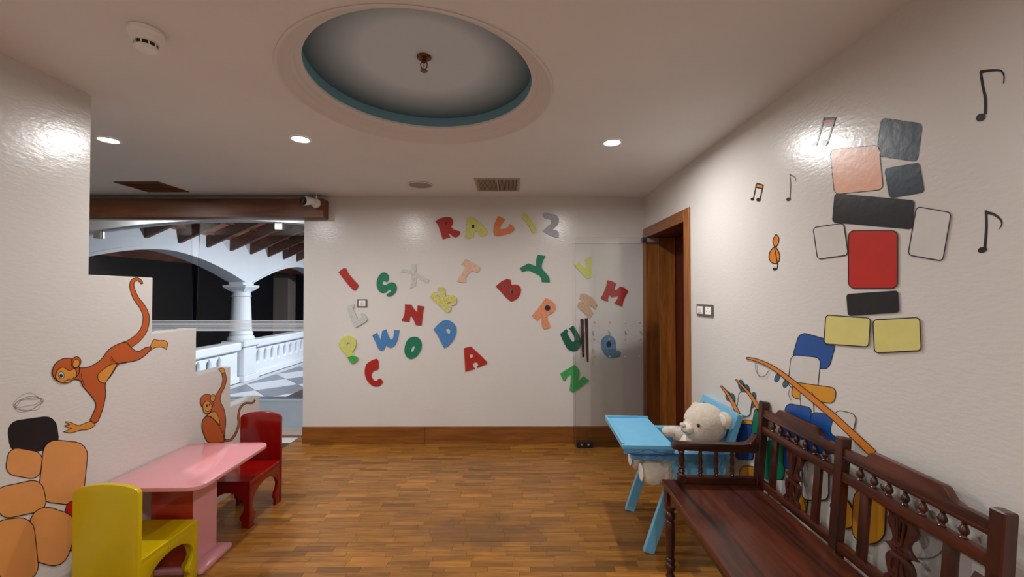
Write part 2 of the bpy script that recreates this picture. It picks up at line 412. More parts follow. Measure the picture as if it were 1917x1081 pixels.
DY0, DY1, DZ = 3.14, 4.09, 2.09     # door opening in the right wall
yz_wall('wall_right', [[(YF, -.05), (YF, H), (YB + .5, H), (YB + .5, -.05), (DY1, -.05), (DY1, DZ), (DY0, DZ), (DY0, -.05)]], XR, XR + .28, M_wall)
struct('wall_back', B(XL, XR, YB, YGL + .1, -.05, H), M_wall)
struct('wall_front', B(XW, XR + .28, YF - .1, YF, -.05, H), M_wall)
struct('wall_corridor', B(XW - .1, XW, YF, YGL, -.05, H), M_wall)
struct('wall_header', B(XW, XL - .001, YB, YB + .06, 2.268, H), M_white)
struct('baseboard_back', B(XL + .002, .78, YB - .014, YB - .0005, 0, .165, bev=.002), M_teak)
struct('baseboard_back_right', B(.7815, XR - .01, YB - .014, YB - .0005, 0, .165, bev=.002), M_teak)
bj = on(796, 810, 1, YB).x
struct('board_joint', B(bj - .0012, bj + .0012, YB - .0155, YB - .013, .002, .163), M_joint, bpy.data.objects['baseboard_back'])

# door frame
fr = struct('door_1', B(XR - .012, XR - .0005, DY0 - .078, DY0 + .02, 0, 2.165, bev=.002), M_teak_v)
struct('far_casing', B(XR - .012, XR - .0005, 4.035, YB - .016, 0, 2.165, bev=.002), M_teak_v, fr)
struct('head_casing', B(XR - .0125, XR - .0005, DY0 + .0205, 4.0345, 2.07, 2.165, bev=.002), M_teak, fr)
struct('far_reveal', B(XR + .0005, XR + .28, DY1 - .05, DY1 - .0005, 0, DZ - .0215), M_teak_v, fr)
struct('near_reveal', B(XR + .0005, XR + .28, DY0 + .0005, DY0 + .02, 0, DZ - .0215), M_teak_v, fr)
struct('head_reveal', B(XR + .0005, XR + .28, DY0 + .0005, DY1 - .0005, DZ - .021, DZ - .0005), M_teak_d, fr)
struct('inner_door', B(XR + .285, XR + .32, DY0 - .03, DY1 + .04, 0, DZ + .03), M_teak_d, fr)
struct('wall_beyond_door', B(XR + .32, XR + .36, DY0 - .3, DY1 + .3, -.05, H), M_void)

# beam along the head of the corridor opening
bmx1 = on(606, 390, 1, YB - .12).x
bz0, bz1 = on(400, 407, 1, YB - .12).z, on(400, 372, 1, YB - .12).z
struct('trim_3', B(XW, bmx1, YB - .12, YB - .0005, bz0, bz1, bev=.004), M_beam)

# glazed arch wall (sill + arch) and window
AX, AH = -3.25, on(455, 418, 1, YGL + .2).z
def arch_pts(x0, x1, cx, zs, rise, half, n=24):
    return [(cx + half * math.cos(PI - PI * i / n), zs + rise * math.sin(PI * i / n)) for i in range(n + 1)]
R_ = 7.0
top = [(x / 20, AH - (R_ - math.sqrt(R_ * R_ - (x / 20 - AX) ** 2)) * .72) for x in range(int(-5.5 * 20), int(-1.98 * 20))]
xz_wall('wall_glazed', [[(XW - .4, -.05), (XW - .4, H + .3), (-1.9, H + .3), (-1.9, -.05)], [(-5.5, .29)] + top + [(-2.0, .29)]], YGL, YGL + .16, M_verwhite)
sil = struct('trim_4', B(-5.5, -2.102, YGL - .006, YGL - .0005, -.01, .285), M_sill)
struct('sill_cap', B(-5.5, -2.102, YGL - .008, YGL + .16, .285, .30), M_sill, sil)
wn = thing('window_1', 'full height clear glass partition with a band of fine frosted lines', 'window', (-3.7, YGL + .06, .29))
del wn['category']; del wn['label']; wn['kind'] = 'structure'
def pane(x0, x1):
    pts = [(x0, .30)] + [(x, z) for x, z in top if x0 < x < x1] + [(x1, .30)]
    bm = flat([pts], .01); bmesh.ops.transform(bm, verts=bm.verts[:], matrix=planeM((0, YGL + .065, 0), (1, 0, 0), (0, 0, 1)))
    return bm
obj('pane', pane(-5.49, -3.652), M_glassw, wn, local=False); obj('pane', pane(-3.648, -2.01), M_glassw, wn, local=False)
bm = bmesh.new()
z0, z1 = on(400, 620, 1, YGL + .05).z, on(400, 600.5, 1, YGL + .05).z
for i in range(9):
    z = z0 + (z1 - z0) * i / 8.6
    box(bm, -5.49, -2.01, YGL + .050, YGL + .0525, z, z + (z1 - z0) * .066)
tag(obj('frosted_line', bm, M_frost, wn, local=False), kind='stuff')
for px, py in ((183, 450), (522, 424)):
    p = on(px, py, 1, YGL + .05); zt = AH - (R_ - math.sqrt(R_ * R_ - (p.x - AX) ** 2)) * .72
    obj('glass_clamp', B(p.x - .045, p.x + .045, YGL + .04, YGL + .09, zt - .085, zt - .001, bev=.004), M_steel, wn, local=False)

# ================================================================== VERANDA
XA = -5.15                              # inner face of the arcade
vf = struct('floor_veranda', B(-5.5, -1.7, YGL + .161, 12.6, -.27, -.192), M_joint)
ts = .69; tm = {}; VZ = -.18
bmt = flat([[( -.5 * ts + .004, 0), (0, .5 * ts - .004), (.5 * ts - .004, 0), (0, -.5 * ts + .004)]], .010)
# big slate lozenges: long pale bands against dark squares
def tile_mesh(poly, m, zt=-.1915):
    bm = flat([poly], .010); bmesh.ops.translate(bm, verts=bm.verts[:], vec=(0, 0, zt))
    return bm
bmt.free()
import itertools
def clip(poly, a, b, c):               # keep a*x+b*y<=c
    out = []
    for i in range(len(poly)):
        p, q = poly[i], poly[(i + 1) % len(poly)]
        dp, dq = a * p[0] + b * p[1] - c, a * q[0] + b * q[1] - c
        if dp <= 0: out.append(p)
        if (dp < 0 < dq) or (dq < 0 < dp):
            t = dp / (dp - dq); out.append((p[0] + (q[0] - p[0]) * t, p[1] + (q[1] - p[1]) * t))
    return out
ca, sa = math.cos(math.radians(45)), math.sin(math.radians(45))
for i in range(-12, 13):
    for j in range(-12, 13):
        g = .004
        base = [(i * ts + g, j * ts + g), ((i + 1) * ts - g, j * ts + g), ((i + 1) * ts - g, (j + 1) * ts - g), (i * ts + g, (j + 1) * ts - g)]
        poly = [(-4.48 + u * ca - v * sa, 8.18 + u * sa + v * ca) for u, v in base]
        for (a, b, c) in ((1, 0, -3.70), (-1, 0, 4.97), (0, 1, 11.4), (0, -1, -(YGL + .17))):
            poly = clip(poly, a, b, c)
            if len(poly) < 3: break
        if len(poly) < 3: continue
        ar = abs(sum(poly[k][0] * poly[(k + 1) % len(poly)][1] - poly[(k + 1) % len(poly)][0] * poly[k][1] for k in range(len(poly)))) / 2
        if ar < .004: continue
        obj('tile', tile_mesh(poly, None), M_tileD if (i + j) % 2 else M_tileL, vf)
struct('border', B(-5.15, -4.98, YGL + .17, 12.4, -.1915, -.18), M_tileL, vf)
struct('brown_border', B(-3.69, -1.96, YGL + .17, 12.4, -.1915, -.181), M_brownfl, vf)

def zarc(yc, half, zs, rise, n=20):
    return [(yc - half + 2 * half * i / n, zs + rise * (1 - abs(2 * i / n - 1) ** 1.7)) for i in range(n + 1)]
COLY = 8.05; PITCHY = 3.83
arc_loops = [[(2.2, 1.70), (2.2, 3.2), (12.0, 3.2), (12.0, 1.70)]]
poly = [(2.2, 3.3), (2.2, 1.72)]
# arcade wall outline with three arches cut into its lower edge
YA0 = YGL + .165
poly = [(YA0, 3.1)]
for k in (0, 1):
    yc = COLY - PITCHY / 2 + k * PITCHY - (0 if k else 0)
    poly += [p for p in zarc(yc, PITCHY / 2 - .14, 1.746, .432) if p[0] > YA0]
poly += [(12.5, 1.746), (12.5, 3.1)]
ar = struct('wall_arcade', B(0, .001, 0, .001, 0, .001), M_verwhite)
bm = flat([poly], .30); bmesh.ops.transform(bm, verts=bm.verts[:], matrix=planeM((XA - .30, 0, 0), (0, 1, 0), (0, 0, 1)))
bm.to_mesh(ar.data); bm.free()
for k in (0, 1):                    # raised arch bands
    yc = COLY - PITCHY / 2 + k * PITCHY
    inner = zarc(yc, PITCHY / 2 - .147, 1.746, .428); outer = zarc(yc, PITCHY / 2 - .085, 1.746, .485)
    inner = [p for p in inner if p[0] > YA0]; outer = [p for p in outer if p[0] > YA0]
    bm = flat([inner + outer[::-1]], .34); bmesh.ops.transform(bm, verts=bm.verts[:], matrix=planeM((XA - .32, 0, 0), (0, 1, 0), (0, 0, 1)))
    struct('arch_band', bm, M_verwhite, ar, sm=30)
def column(y):
    t = thing('column', 'white tapered column with square capital on the veranda balustrade', 'column', (XA - .15, y, VZ)); t.scale = (1.12,) * 3
    bm = bmesh.new(); box(bm, -.20, .20, -.20, .20, 0, .10, bev=.01); box(bm, -.17, .17, -.17, .17, .10, .60, bev=.01); box(bm, -.21, .21, -.21, .21, .60, .70, bev=.015)
    obj('pedestal', bm, M_verwhite, t)
    bm = bmesh.new(); lathe(bm, [(.20, .70), (.21, .73), (.195, .77), (.175, .79), (.185, .82), (.17, .85), (.165, .88), (.142, 1.40), (.136, 1.50)], None, 32)
    obj('shaft', bm, M_verwhite, t, sm=35)
    bm = bmesh.new(); lathe(bm, [(.136, 1.46), (.160, 1.475), (.14, 1.49), (.14, 1.54), (.158, 1.555), (.145, 1.565)], None, 32)
    lathe(bm, [(.18, 1.565), (.275, 1.635), (.275, 1.665), (.20, 1.67)], Matrix.Rotation(PI / 4, 4, 'Z'), 4)
    box(bm, -.13, .13, -.15, .15, 1.668, 1.735, bev=.01)
    obj('capital', bm, M_verwhite, t, sm=30)
    return t
column(COLY)
c2 = column(COLY + PITCHY); c2['label'] = 'white tapered column at the far end of the veranda balustrade'
def balustrade(y0, y1, label, n):
    t = thing('balustrade', label, 'balustrade', (XA - .15, (y0 + y1) / 2, VZ)); t.scale = (1.12,) * 3
    L_ = (y1 - y0) / 1.12
    holes = []
    sp = .2235; k0 = -(n - 1) / 2 * sp
    for i in range(n):
        c = k0 + i * sp
        holes.append([(c + a, b) for a, b in ((-.028, .235), (.028, .235), (.058, .29), (.058, .42), (.045, .46), (.022, .475), (.018, .50), (-.018, .50), (-.022, .475), (-.045, .46), (-.058, .42), (-.058, .29))])
    bm = flat([[(-L_ / 2, .10), (L_ / 2, .10), (L_ / 2, .55), (-L_ / 2, .55)]] + holes, .12)
    bmesh.ops.transform(bm, verts=bm.verts[:], matrix=planeM((-.04, 0, 0), (0, 1, 0), (0, 0, 1)))
    obj('pierced_panel', bm, M_verwhite, t)
    obj('top_rail', B(-.10, .16, -L_ / 2, L_ / 2, .55, .69, bev=.025, seg=2), M_verwhite, t)
    obj('plinth', B(-.07, .13, -L_ / 2, L_ / 2, 0, .10, bev=.012), M_verwhite, t)
balustrade(YA0 + .01, COLY - .235, 'white pierced balustrade on the near side of the column', 9)
balustrade(COLY + .235, COLY + PITCHY - .235, 'white pierced balustrade receding beyond the column', 13)
struct('wall_veranda', B(-1.95, -1.85, YGL + .2, 12.6, -.25, 3.6), M_verwhite)
struct('wall_veranda_end', B(-5.5, -1.85, 12.6, 12.7, -.25, 3.9), M_verwhite)
rb = struct('roof_veranda', B(0, .001, 0, .001, 0, .001), M_roof)
sl = .46
def roofz(x): return 2.284 + (x - XA) * sl + .22
bm = bmesh.new()
vsx = [bm.verts.new(p) for p in ((XA - .9, YGL + .2, roofz(XA - .9)), (-1.8, YGL + .2, roofz(-1.8)), (-1.8, 12.7, roofz(-1.8)), (XA - .9, 12.7, roofz(XA - .9)))]
bm.faces.new(vsx)
r = bmesh.ops.extrude_face_region(bm, geom=bm.faces[:]); bmesh.ops.translate(bm, verts=[v for v in r['geom'] if isinstance(v, bmesh.types.BMVert)], vec=(0, 0, .06))
bm.to_mesh(rb.data); bm.free()
y = 5.81 - .04
while y < 12.5:
    bm = bmesh.new(); M = Matrix.Identity(4)
    x0, x1 = XA - .25, -1.9
    v = []
    for yy in (y - .03, y + .03):
        for x, z in ((x0, roofz(x0) - .2), (x1, roofz(x1) - .2), (x1, roofz(x1) - .002), (x0, roofz(x0) - .002)):
            v.append(bm.verts.new((x, yy, z)))
    bm.faces.new(v[:4]); bm.faces.new(v[4:][::-1])
    for i in range(4): bm.faces.new((v[i], v[(i + 1) % 4], v[4 + (i + 1) % 4], v[4 + i]))
    struct('rafter', bm, M_rafter, rb); y += .582
x = XA + .1
while x < -2.0:
    bm = bmesh.new(); z = roofz(x) - .001
    box(bm, x, x + .05, YGL + .22, 12.5, z - .032, z - .004); struct('batten', bm, M_rafter, rb); x += .34
struct('ground', B(-14, -5.56, -3, 18, -.6, -.5), M_night)
# plain grey upright block standing beyond the arcade
struct('outer_grey_block', B(-6.5, -6.1, 11.2, 11.6, -.5, 3.4), mat('outer_block_grey', srgb(120, 108, 100), rough=.7))
# veranda lamps (wall lamps on the house side, above eye level, facing the balustrade)
for i, yy in enumerate((6.6, 9.4)):
    t = thing('wall_lamp', 'round white wall lamp on the house side of the veranda, ' + ('nearer of the two' if i == 0 else 'farther of the two'), 'lamp', (-1.97, yy, 2.35), 0, 'veranda wall lamps')
    bm = bmesh.new(); lathe(bm, [(.09, 0), (.09, .03), (.07, .045)], Matrix.Rotation(-PI / 2, 4, 'Y'), 24); obj('backplate', bm, M_plastic, t, sm=30)
    bm = bmesh.new(); lathe(bm, [(.065, .045), (.06, .06), (.03, .075), (.002, .08)], Matrix.Rotation(-PI / 2, 4, 'Y'), 24); obj('diffuser', bm, M_lit, t, sm=40)
    lamp('lamp_light', (-.12, 0, 0), 62, .12, (.86, .93, 1.0), t, rot=(0, PI * .30, 0), spread=math.radians(112))

# ================================================================== CEILING FITTINGS
def downlight(x, y, label, power=None):
    t = thing('ceiling_light', label, 'light', (x, y, H), 0, None)
    bm = bmesh.new(); lathe(bm, [(.064, -.001), (.066, -.005), (.060, -.008), (.052, -.006), (.050, -.001)], None, 40, cap=False)
    obj('trim_ring', bm, M_plastic, t, sm=40)
    bm = bmesh.new(); lathe(bm, [(.0505, -.0015), (.0495, -.004)], None, 40); obj('diffuser', bm, M_lit, t)
    lamp('lamp_light', (0, 0, -.012), power or ROOM_W, .095, LIGHT_COL, t)
    return t
LP = [(203, 261.5, 'bright round ceiling light over the corridor, leftmost of the three'), (563, 260, 'bright round ceiling light left of the smoke-grey dome'), (1146, 266.5, 'bright round ceiling light right of the dome, nearest the door')]
for px, py, lb in LP:
    p = on(px, py, 2, H); downlight(p.x, p.y, lb)
downlight(-1.30, -.15, 'round ceiling light behind the viewpoint on the left', ROOM_W)
downlight(.62, -.15, 'round ceiling light behind the viewpoint on the right', ROOM_W)
downlight(-.35, -1.7, 'round ceiling light at the back of the room behind the viewpoint', ROOM_W * .8)
downlight(-3.9, .9, 'round ceiling light over the corridor behind the stepped wall', ROOM_W)

downlight(-3.7, 2.95, 'added unseen fill light over the corridor beyond the high part of the left wall', ROOM_W * .9)  # extra lamp added out of view to brighten the arch face and header

for x_, w_ in ((-2.75, 'right'), (-4.0, 'left')): downlight(x_, 4.44, 'added unseen fill light in the glazed bay behind the wooden beam, ' + w_ + ' of the pair', 7)  # invented pair hidden by the header, added to lift the arch and sill

# sprinkler in the dome
t = thing('fire_sprinkler', 'small bronze fire sprinkler hanging at the centre of the round ceiling recess', 'sprinkler', (DC[0] + .005, DC[1] - .01, H + .189))
bm = bmesh.new(); lathe(bm, [(.036, 0), (.036, -.004), (.030, -.008), (.014, -.012), (.012, -.018)], None, 28); obj('flange', bm, M_bronze, t, sm=40)
bm = bmesh.new(); lathe(bm, [(.012, -.016), (.014, -.024), (.008, -.028)], None, 16)
for s in (-1, 1):
    for a, b in (((.010, -.022), (.017, -.036)), ((.017, -.036), (.014, -.052)), ((.014, -.052), (.004, -.062))):
        tube(bm, (s * a[0], 0, a[1]), (s * b[0], 0, b[1]), .0028, 8)
obj('frame', bm, M_bronze, t, sm=40)
bm = bmesh.new(); tube(bm, (0, 0, -.028), (0, 0, -.058), .0025, 8); obj('glass_bulb', bm, mat('red_bulb', srgb(150, 50, 30), .2), t)
bm = bmesh.new(); lathe(bm, [(.004, -.058), (.018, -.068), (.018, -.071), (.003, -.072)], None, 20); obj('deflector', bm, M_bronze, t, sm=40)

# smoke detector
p = on(274, 58, 2, H)
t = thing('smoke_detector', 'white round smoke detector on the ceiling above the left wall', 'smoke detector', (p.x, p.y, H)); t.scale = (.88, .88, 1.35)
bm = bmesh.new(); lathe(bm, [(.062, -.001), (.064, -.012), (.060, -.018), (.056, -.020)], None, 40); obj('base', bm, M_plastic, t, sm=35)
bm = bmesh.new(); lathe(bm, [(.054, -.020), (.050, -.034), (.046, -.036)], None, 40); obj('collar', bm, M_plastic, t, sm=35)
bm = bmesh.new(); lathe(bm, [(.040, -.035), (.038, -.047)], None, 32); obj('dark_chamber', bm, M_black, t, sm=35)
bm = bmesh.new(); lathe(bm, [(.040, -.046), (.040, -.050), (.034, -.055), (.010, -.057), (.002, -.057)], None, 32)
for k in range(10):
    a = 2 * PI * k / 10; M = Matrix.Rotation(a, 4, 'Z'); box(bm, .0385, .0425, -.002, .002, -.047, -.034, M=M)
obj('cap', bm, M_plastic, t, sm=35)

# round speaker
p = on(787, 345.5, 2, H)
t = thing('ceiling_speaker', 'flat round beige speaker cover on the ceiling left of the air grille', 'speaker', (p.x, p.y, H))
bm = bmesh.new(); lathe(bm, [(.108, -.001), (.112, -.006), (.104, -.010), (.100, -.008)], None, 48, cap=False); obj('rim', bm, M_ringm, t, sm=35)
bm = bmesh.new(); lathe(bm, [(.1015, -.003), (.1, -.0065), (.002, -.0065)], None, 48, cap=False); obj('mesh_cover', bm, mat('speaker_mesh', (.36, .31, .27, 1), .7, bump=.3, bscale=900), t)

# air grille
def grille(name, label, c, n, m_fr, m_sl, along_y=True):
    x0, x1, y0, y1 = c; cx, cy = (x0 + x1) / 2, (y0 + y1) / 2
    t = thing(name, label, 'air vent', (cx, cy, H)); a, b = (x1 - x0) / 2, (y1 - y0) / 2
    bm = bmesh.new(); f = .022
    box(bm, -a, a, -b, -b + f, -.008, -.0005, bev=.002); box(bm, -a, a, b - f, b, -.008, -.0005, bev=.002); box(bm, -a, -a + f, -b + f, b - f, -.008, -.0005, bev=.002); box(bm, a - f, a, -b + f, b - f, -.008, -.0005, bev=.002)
    obj('frame', bm, m_fr, t)
    obj('backing', B(-a + f, a - f, -b + f, b - f, -.0015, -.0005), M_void, t)
    bm = bmesh.new(); W = 2 * (a - f) if along_y else 2 * (b - f)
    for i in range(n):
        u = -W / 2 + W * (i + .5) / n
        if along_y: box(bm, u - W / n * .24, u + W / n * .24, -b + f, b - f, -.008, -.0018)
        else: box(bm, -a + f, a - f, u - W / n * .24, u + W / n * .24, -.008, -.0018)
    if along_y: box(bm, -.004, .004, -b + f, b - f, -.0085, -.0018)
    tag(obj('louvre', bm, m_sl, t), kind='stuff')
p0, p1 = on(887, 334, 2, H), on(974, 357, 2, H)
p0b = on(892, 357, 2, H)
grille('air_grille', 'beige ceiling air grille with fine dark slots near the back wall', (p0.x, on(974, 334, 2, H).x, p1.y, p0.y) if p1.y < p0.y else (p0.x, on(974, 334, 2, H).x, p0.y, p1.y), 30, M_grille, M_grille)
q0, q1 = on(212, 340, 2, H), on(358, 359, 2, H)
grille('ceiling_hatch', 'brown slatted ceiling vent over the corridor above the wooden beam', (on(212, 340, 2, H).x, on(296, 340, 2, H).x, q0.y, q1.y), 7, M_beam, M_beam, False)

# CCTV camera on the beam
p = on(592, 381, 1, YB - .12)
t = thing('security_camera', 'white bullet security camera with black front fixed to the wooden beam', 'camera', (p.x, YB - .12, p.z)); t.scale = (1.3,) * 3
bm = bmesh.new(); lathe(bm, [(.036, 0), (.036, .012), (.030, .020), (.012, .024)], Matrix.Rotation(PI / 2, 4, 'X'), 28); obj('mount', bm, M_plastic, t, sm=35)
bm = bmesh.new(); tube(bm, (0, -.02, 0), (-.02, -.055, -.004), .011, 14); obj('arm', bm, M_plastic, t, sm=35)
d = Vector((-.36, -.90, -.16)).normalized(); a0 = Vector((.0, -.045, .006)); a1 = a0 + d * .085
bm = bmesh.new(); lathe(bm, [(.016, 0), (.024, .006), (.027, .02), (.034, .085), (.034, .09)], axis_m(a0, a1), 28); obj('housing', bm, M_plastic, t, sm=35)
bm = bmesh.new(); lathe(bm, [(.0325, .088), (.0325, .0935), (.030, .095), (.013, .092)], axis_m(a0, a1), 28); fr_ = obj('front_glass', bm, M_black, t, sm=35)
bm = bmesh.new(); lathe(bm, [(.012, .094), (.010, .098), (.002, .099)], axis_m(a0, a1), 20); obj('lens', bm, M_dksteel, fr_, sm=35)
bm = bmesh.new(); pts = [(.0, -.010, .034), (.008, -.014, .052), (.004, -.01, .072), (-.014, -.006, .085), (-.03, .03, .09)]
for a, b in zip(pts, pts[1:]): tube(bm, a, b, .0035, 8)
obj('cable', bm, M_plastic, t, sm=60)

# ================================================================== SWITCHES
def switch_back():
    a, b = on(669, 560.5, 1, YB), on(687.8, 576, 1, YB)
    t = thing('light_switch', 'small grey single switch plate on the back wall beside the letter L', 'switch', ((a.x + b.x) / 2, YB, (a.z + b.z) / 2))
    w_, h_ = (b.x - a.x) / 2, (a.z - b.z) / 2
    obj('plate', B(-w_, w_, -.009, -.0005, -h_, h_, bev=.003), M_greyplate, t)
    f = obj('rocker_frame', B(-w_ * .66, w_ * .66, -.0115, -.0092, -h_ * .66, h_ * .66, bev=.001), M_plastic, t)
    obj('rocker', B(-w_ * .30, -w_ * .03, -.0145, -.0117, -h_ * .45, h_ * .45, bev=.001), M_white, f)
    obj('rocker', B(w_ * .03, w_ * .30, -.0145, -.0117, -h_ * .45, h_ * .45, bev=.001), M_white, f)
switch_back()
a, b = on(1306, 569.5, 0, XR), on(1336.5, 594.5, 0, XR)
t = thing('socket_switch', 'grey double plate with switch and socket on the right wall by the door', 'switch', (XR, (a.y + b.y) / 2, (a.z + b.z) / 2))
w_, h_ = abs(a.y - b.y) / 2, abs(a.z - b.z) / 2
obj('plate', B(-.009, -.0005, -w_, w_, -h_, h_, bev=.003), M_greyplate, t)
for s in (-1, 1):
    f = obj('module', B(-.0115, -.0092, s * w_ * .5 - w_ * .34, s * w_ * .5 + w_ * .34, -h_ * .62, h_ * .62, bev=.001), M_plastic, t)
    if s > 0: obj('rocker', B(-.0145, -.0117, s * w_ * .5 - w_ * .2, s * w_ * .5 + w_ * .2, -h_ * .4, h_ * .4, bev=.001), M_white, f)
    else:
        bm = bmesh.new()
        for dy, dz in ((0, .35), (-.16, -.1), (.16, -.1)):
            lathe(bm, [(.0035, 0), (.0035, .0008)], Matrix.Translation((-.0117, s * w_ * .5 + dy * w_, dz * h_)) @ Matrix.Rotation(-PI / 2, 4, 'Y'), 12)
        obj('socket_hole', bm, M_black, f)

# ================================================================== GLASS DOOR
YG = 4.018
gx0 = on(1077, 600, 1, YG).x; gx1 = on(1233, 600, 1, YG).x; gz1 = on(1100, 445.5, 1, YG).z
t = thing('glass_door', 'frameless clear glass door standing open against the back wall', 'door', ((gx0 + gx1) / 2, YG, 0))
bm = B(gx0, gx1, YG - .005, YG + .005, .012, gz1); obj('glass_pane', bm, M_glass, t, local=False)
bm = bmesh.new(); box(bm, gx0 - .0012, gx0, YG - .005, YG + .005, .012, gz1); box(bm, gx0, gx1, YG - .005, YG + .005, gz1, gz1 + .0012)
obj('pane_edge', bm, M_glassedge, t, local=False)
a = on(1205, 450, 1, YG); b = on(1233, 450, 1, YG)
obj('hinge_fitting', B(a.x, b.x, YG - .018, YG + .018, a.z - .022, a.z + .026, bev=.003), M_steel, t, local=False)
bm = B(a.x - .02, a.x + .03, YG - .0185, YG + .0185, a.z - .023, a.z + .027, bev=.003); obj('pivot_block', bm, M_dksteel, t, local=False)
a = on(1079, 824, 1, YG); b = on(1110, 824, 1, YG)
bf = obj('bottom_fitting', B(a.x, b.x, YG - .020, YG + .020, .006, .062, bev=.003), M_black, t, local=False)
for fx in (.3, .7):
    bm = bmesh.new(); tube(bm, (a.x + (b.x - a.x) * fx, YG - .0205, .034), (a.x + (b.x - a.x) * fx, YG - .024, .034), .010, 16); obj('screw', bm, M_steel, bf, local=False)
ht, hb = on(1093, 596, 1, YG - .03).z, on(1095, 678, 1, YG - .03).z
for s, xx, tt, bb in ((-1, 1096.5, 0, 0), (1, 1093, -.012, .035)):
    x = on(xx, 630, 1, YG).x; yy = YG + s * .038
    if s > 0: x -= .012
    bm = bmesh.new()
    bar(bm, (x + .012, yy, hb + bb), (x, yy, ht + tt), .034, .022, (0, 1, 0), bev=.006)
    for v in bm.verts:
        if v.co.z < (ht + hb) / 2: v.co.x = x + .012 + (v.co.x - x - .012) * .55
    h_ = obj('pull_handle', bm, M_rose_v, t, local=False)
    bm = bmesh.new()
    for zz in (ht - .07, hb + .085): tube(bm, (x + .008, yy - s * .01, zz), (x + .008, YG + s * .005, zz), .007, 12)
    obj('standoff', bm, M_dksteel, h_, local=False)
for px in (1112.7, 1141.5, 1170.3, 1198):
    for py in (604, 636, 668):
        c = on(px, py, 1, YG - .006)
        bm = bmesh.new(); lathe(bm, [(.0095, 0), (.0095, .006), (.006, .0105), (.002, .011)], Matrix.Translation((c.x, YG - .005, c.z)) @ Matrix.Rotation(PI / 2, 4, 'X'), 16)
        lathe(bm, [(.0075, 0), (.0075, .012)], Matrix.Translation((c.x, YG + .005, c.z)) @ Matrix.Rotation(-PI / 2, 4, 'X'), 12)
        obj('stud', bm, M_steel, t, local=False, sm=40)

# ================================================================== WALL LETTERS
CR = {'A': (800, 390, 7.373), 'B': (620, 480, 7.72), 'C': (620, 610, 7.72), 'D': (790, 480, 7.72), 'E': (780, 570, 7.72), 'F': (960, 470, 7.018), 'G': (990, 590, 7.018)}
def cp(k, pts):
    ox, oy, s = CR[k]; return [(ox + x / s, oy + y / s) for x, y in pts]
def backpts(pts):
    out = []
    for p in pts:
        q = on(p[0], p[1], 1, YB); out.append((q.x, q.z))
    return out
L_RED = crayon('red_letter_paint', srgb(170, 28, 12), srgb(140, 24, 12)); L_RED2 = crayon('scratched_red_letter', srgb(168, 30, 14), srgb(96, 26, 14), 120)
L_GRN = crayon('green_letter_paint', srgb(0, 116, 84), srgb(4, 96, 72)); L_GRNS = crayon('scribbled_green', srgb(40, 150, 66), srgb(90, 170, 110), 130)
L_DGRN = crayon('dark_green_letter', srgb(0, 88, 66), srgb(4, 72, 56))
L_YEL = crayon('yellow_green_crayon', srgb(204, 204, 110), srgb(176, 176, 84), 120); L_YELS = crayon('yellow_scored', srgb(208, 206, 118), srgb(150, 122, 62), 90)
L_ORG = crayon('orange_crayon', srgb(212, 124, 72), srgb(190, 100, 54), 120); L_ORG2 = crayon('peach_scribble', srgb(222, 148, 106), srgb(176, 92, 60), 130)
L_BLU = crayon('blue_crayon', srgb(72, 128, 184), srgb(46, 96, 160), 110); L_BLUG = crayon('grey_blue_paint', srgb(104, 140, 170), srgb(76, 112, 150), 60)
L_WHT = crayon('pale_grey_letter', srgb(192, 194, 194), srgb(168, 170, 172), 70); L_WHT2 = crayon('whitewash_letter', srgb(196, 194, 190), srgb(168, 168, 166), 60)
L_PCH = crayon('pale_peach_letter', srgb(214, 180, 156), srgb(196, 156, 132), 70); L_BRN = crayon('brown_scribble', srgb(200, 166, 138), srgb(150, 112, 80), 140)
L_GREY = crayon('cool_grey_letter', srgb(176, 180, 188), srgb(150, 158, 172), 90)
M_spot = mat('navy_spot', srgb(14, 24, 60), .4); M_spotb = mat('black_spot', srgb(16, 12, 12), .5); M_ringg = mat('grey_ring', srgb(110, 100, 96), .5)
def letter(ch, crop, pts, m, label, holes=(), dots=(), thick=.009, corner=48):
    out = backpts(spline(cp(crop, pts), n=4, corner=corner))
    hl = [backpts(spline(cp(crop, h), n=4)) if not isinstance(h, tuple) or not isinstance(h[0], (int, float)) else backpts(ellipse(*[v if i > 3 else (cp(crop, [(h[0], h[1])])[0][i] if i < 2 else h[i] / CR[crop][2]) for i, v in enumerate(h)])) for h in holes]
    cx = sum(p[0] for p in out) / len(out); cz = sum(p[1] for p in out) / len(out)
    loops = [[(x - cx, z - cz) for x, z in lp] for lp in [out] + hl]
    bm = flat(loops, thick, .0008)
    bmesh.ops.transform(bm, verts=bm.verts[:], matrix=planeM((0, -.0004, 0), (1, 0, 0), (0, 0, 1)))
    o = obj('wall_letter', bm, m); o.location = (cx, YB, cz)
    tag(o, label, 'letter', 'coloured alphabet letters on the back wall')
    for (x, y, rx, ry, mm, nm) in dots:
        s = CR[crop][2]; (ex, ey), = cp(crop, [(x, y)])
        lp = [(u - cx, v - cz) for u, v in backpts(ellipse(ex, ey, rx / s, ry / s))]
        k = flat([lp], .0016); bmesh.ops.transform(k, verts=k.verts[:], matrix=planeM((0, -thick - .0002 - (.0009 if nm == 'spot' else 0), 0), (1, 0, 0), (0, 0, 1)))
        obj(nm, k, mm, o)
    return o
letter('R', 'A', [(110, 185), (180, 145), (260, 125), (320, 130), (352, 165), (352, 210), (325, 262), (370, 300), (445, 320), (455, 345), (430, 385), (390, 402), (350, 390), (320, 360), (288, 342), (315, 405), (262, 418), (215, 432), (190, 350), (150, 235)], L_RED, 'dark red letter R, first of the top row on the back wall', dots=[(262, 210, 15, 18, M_spotb, 'spot')])
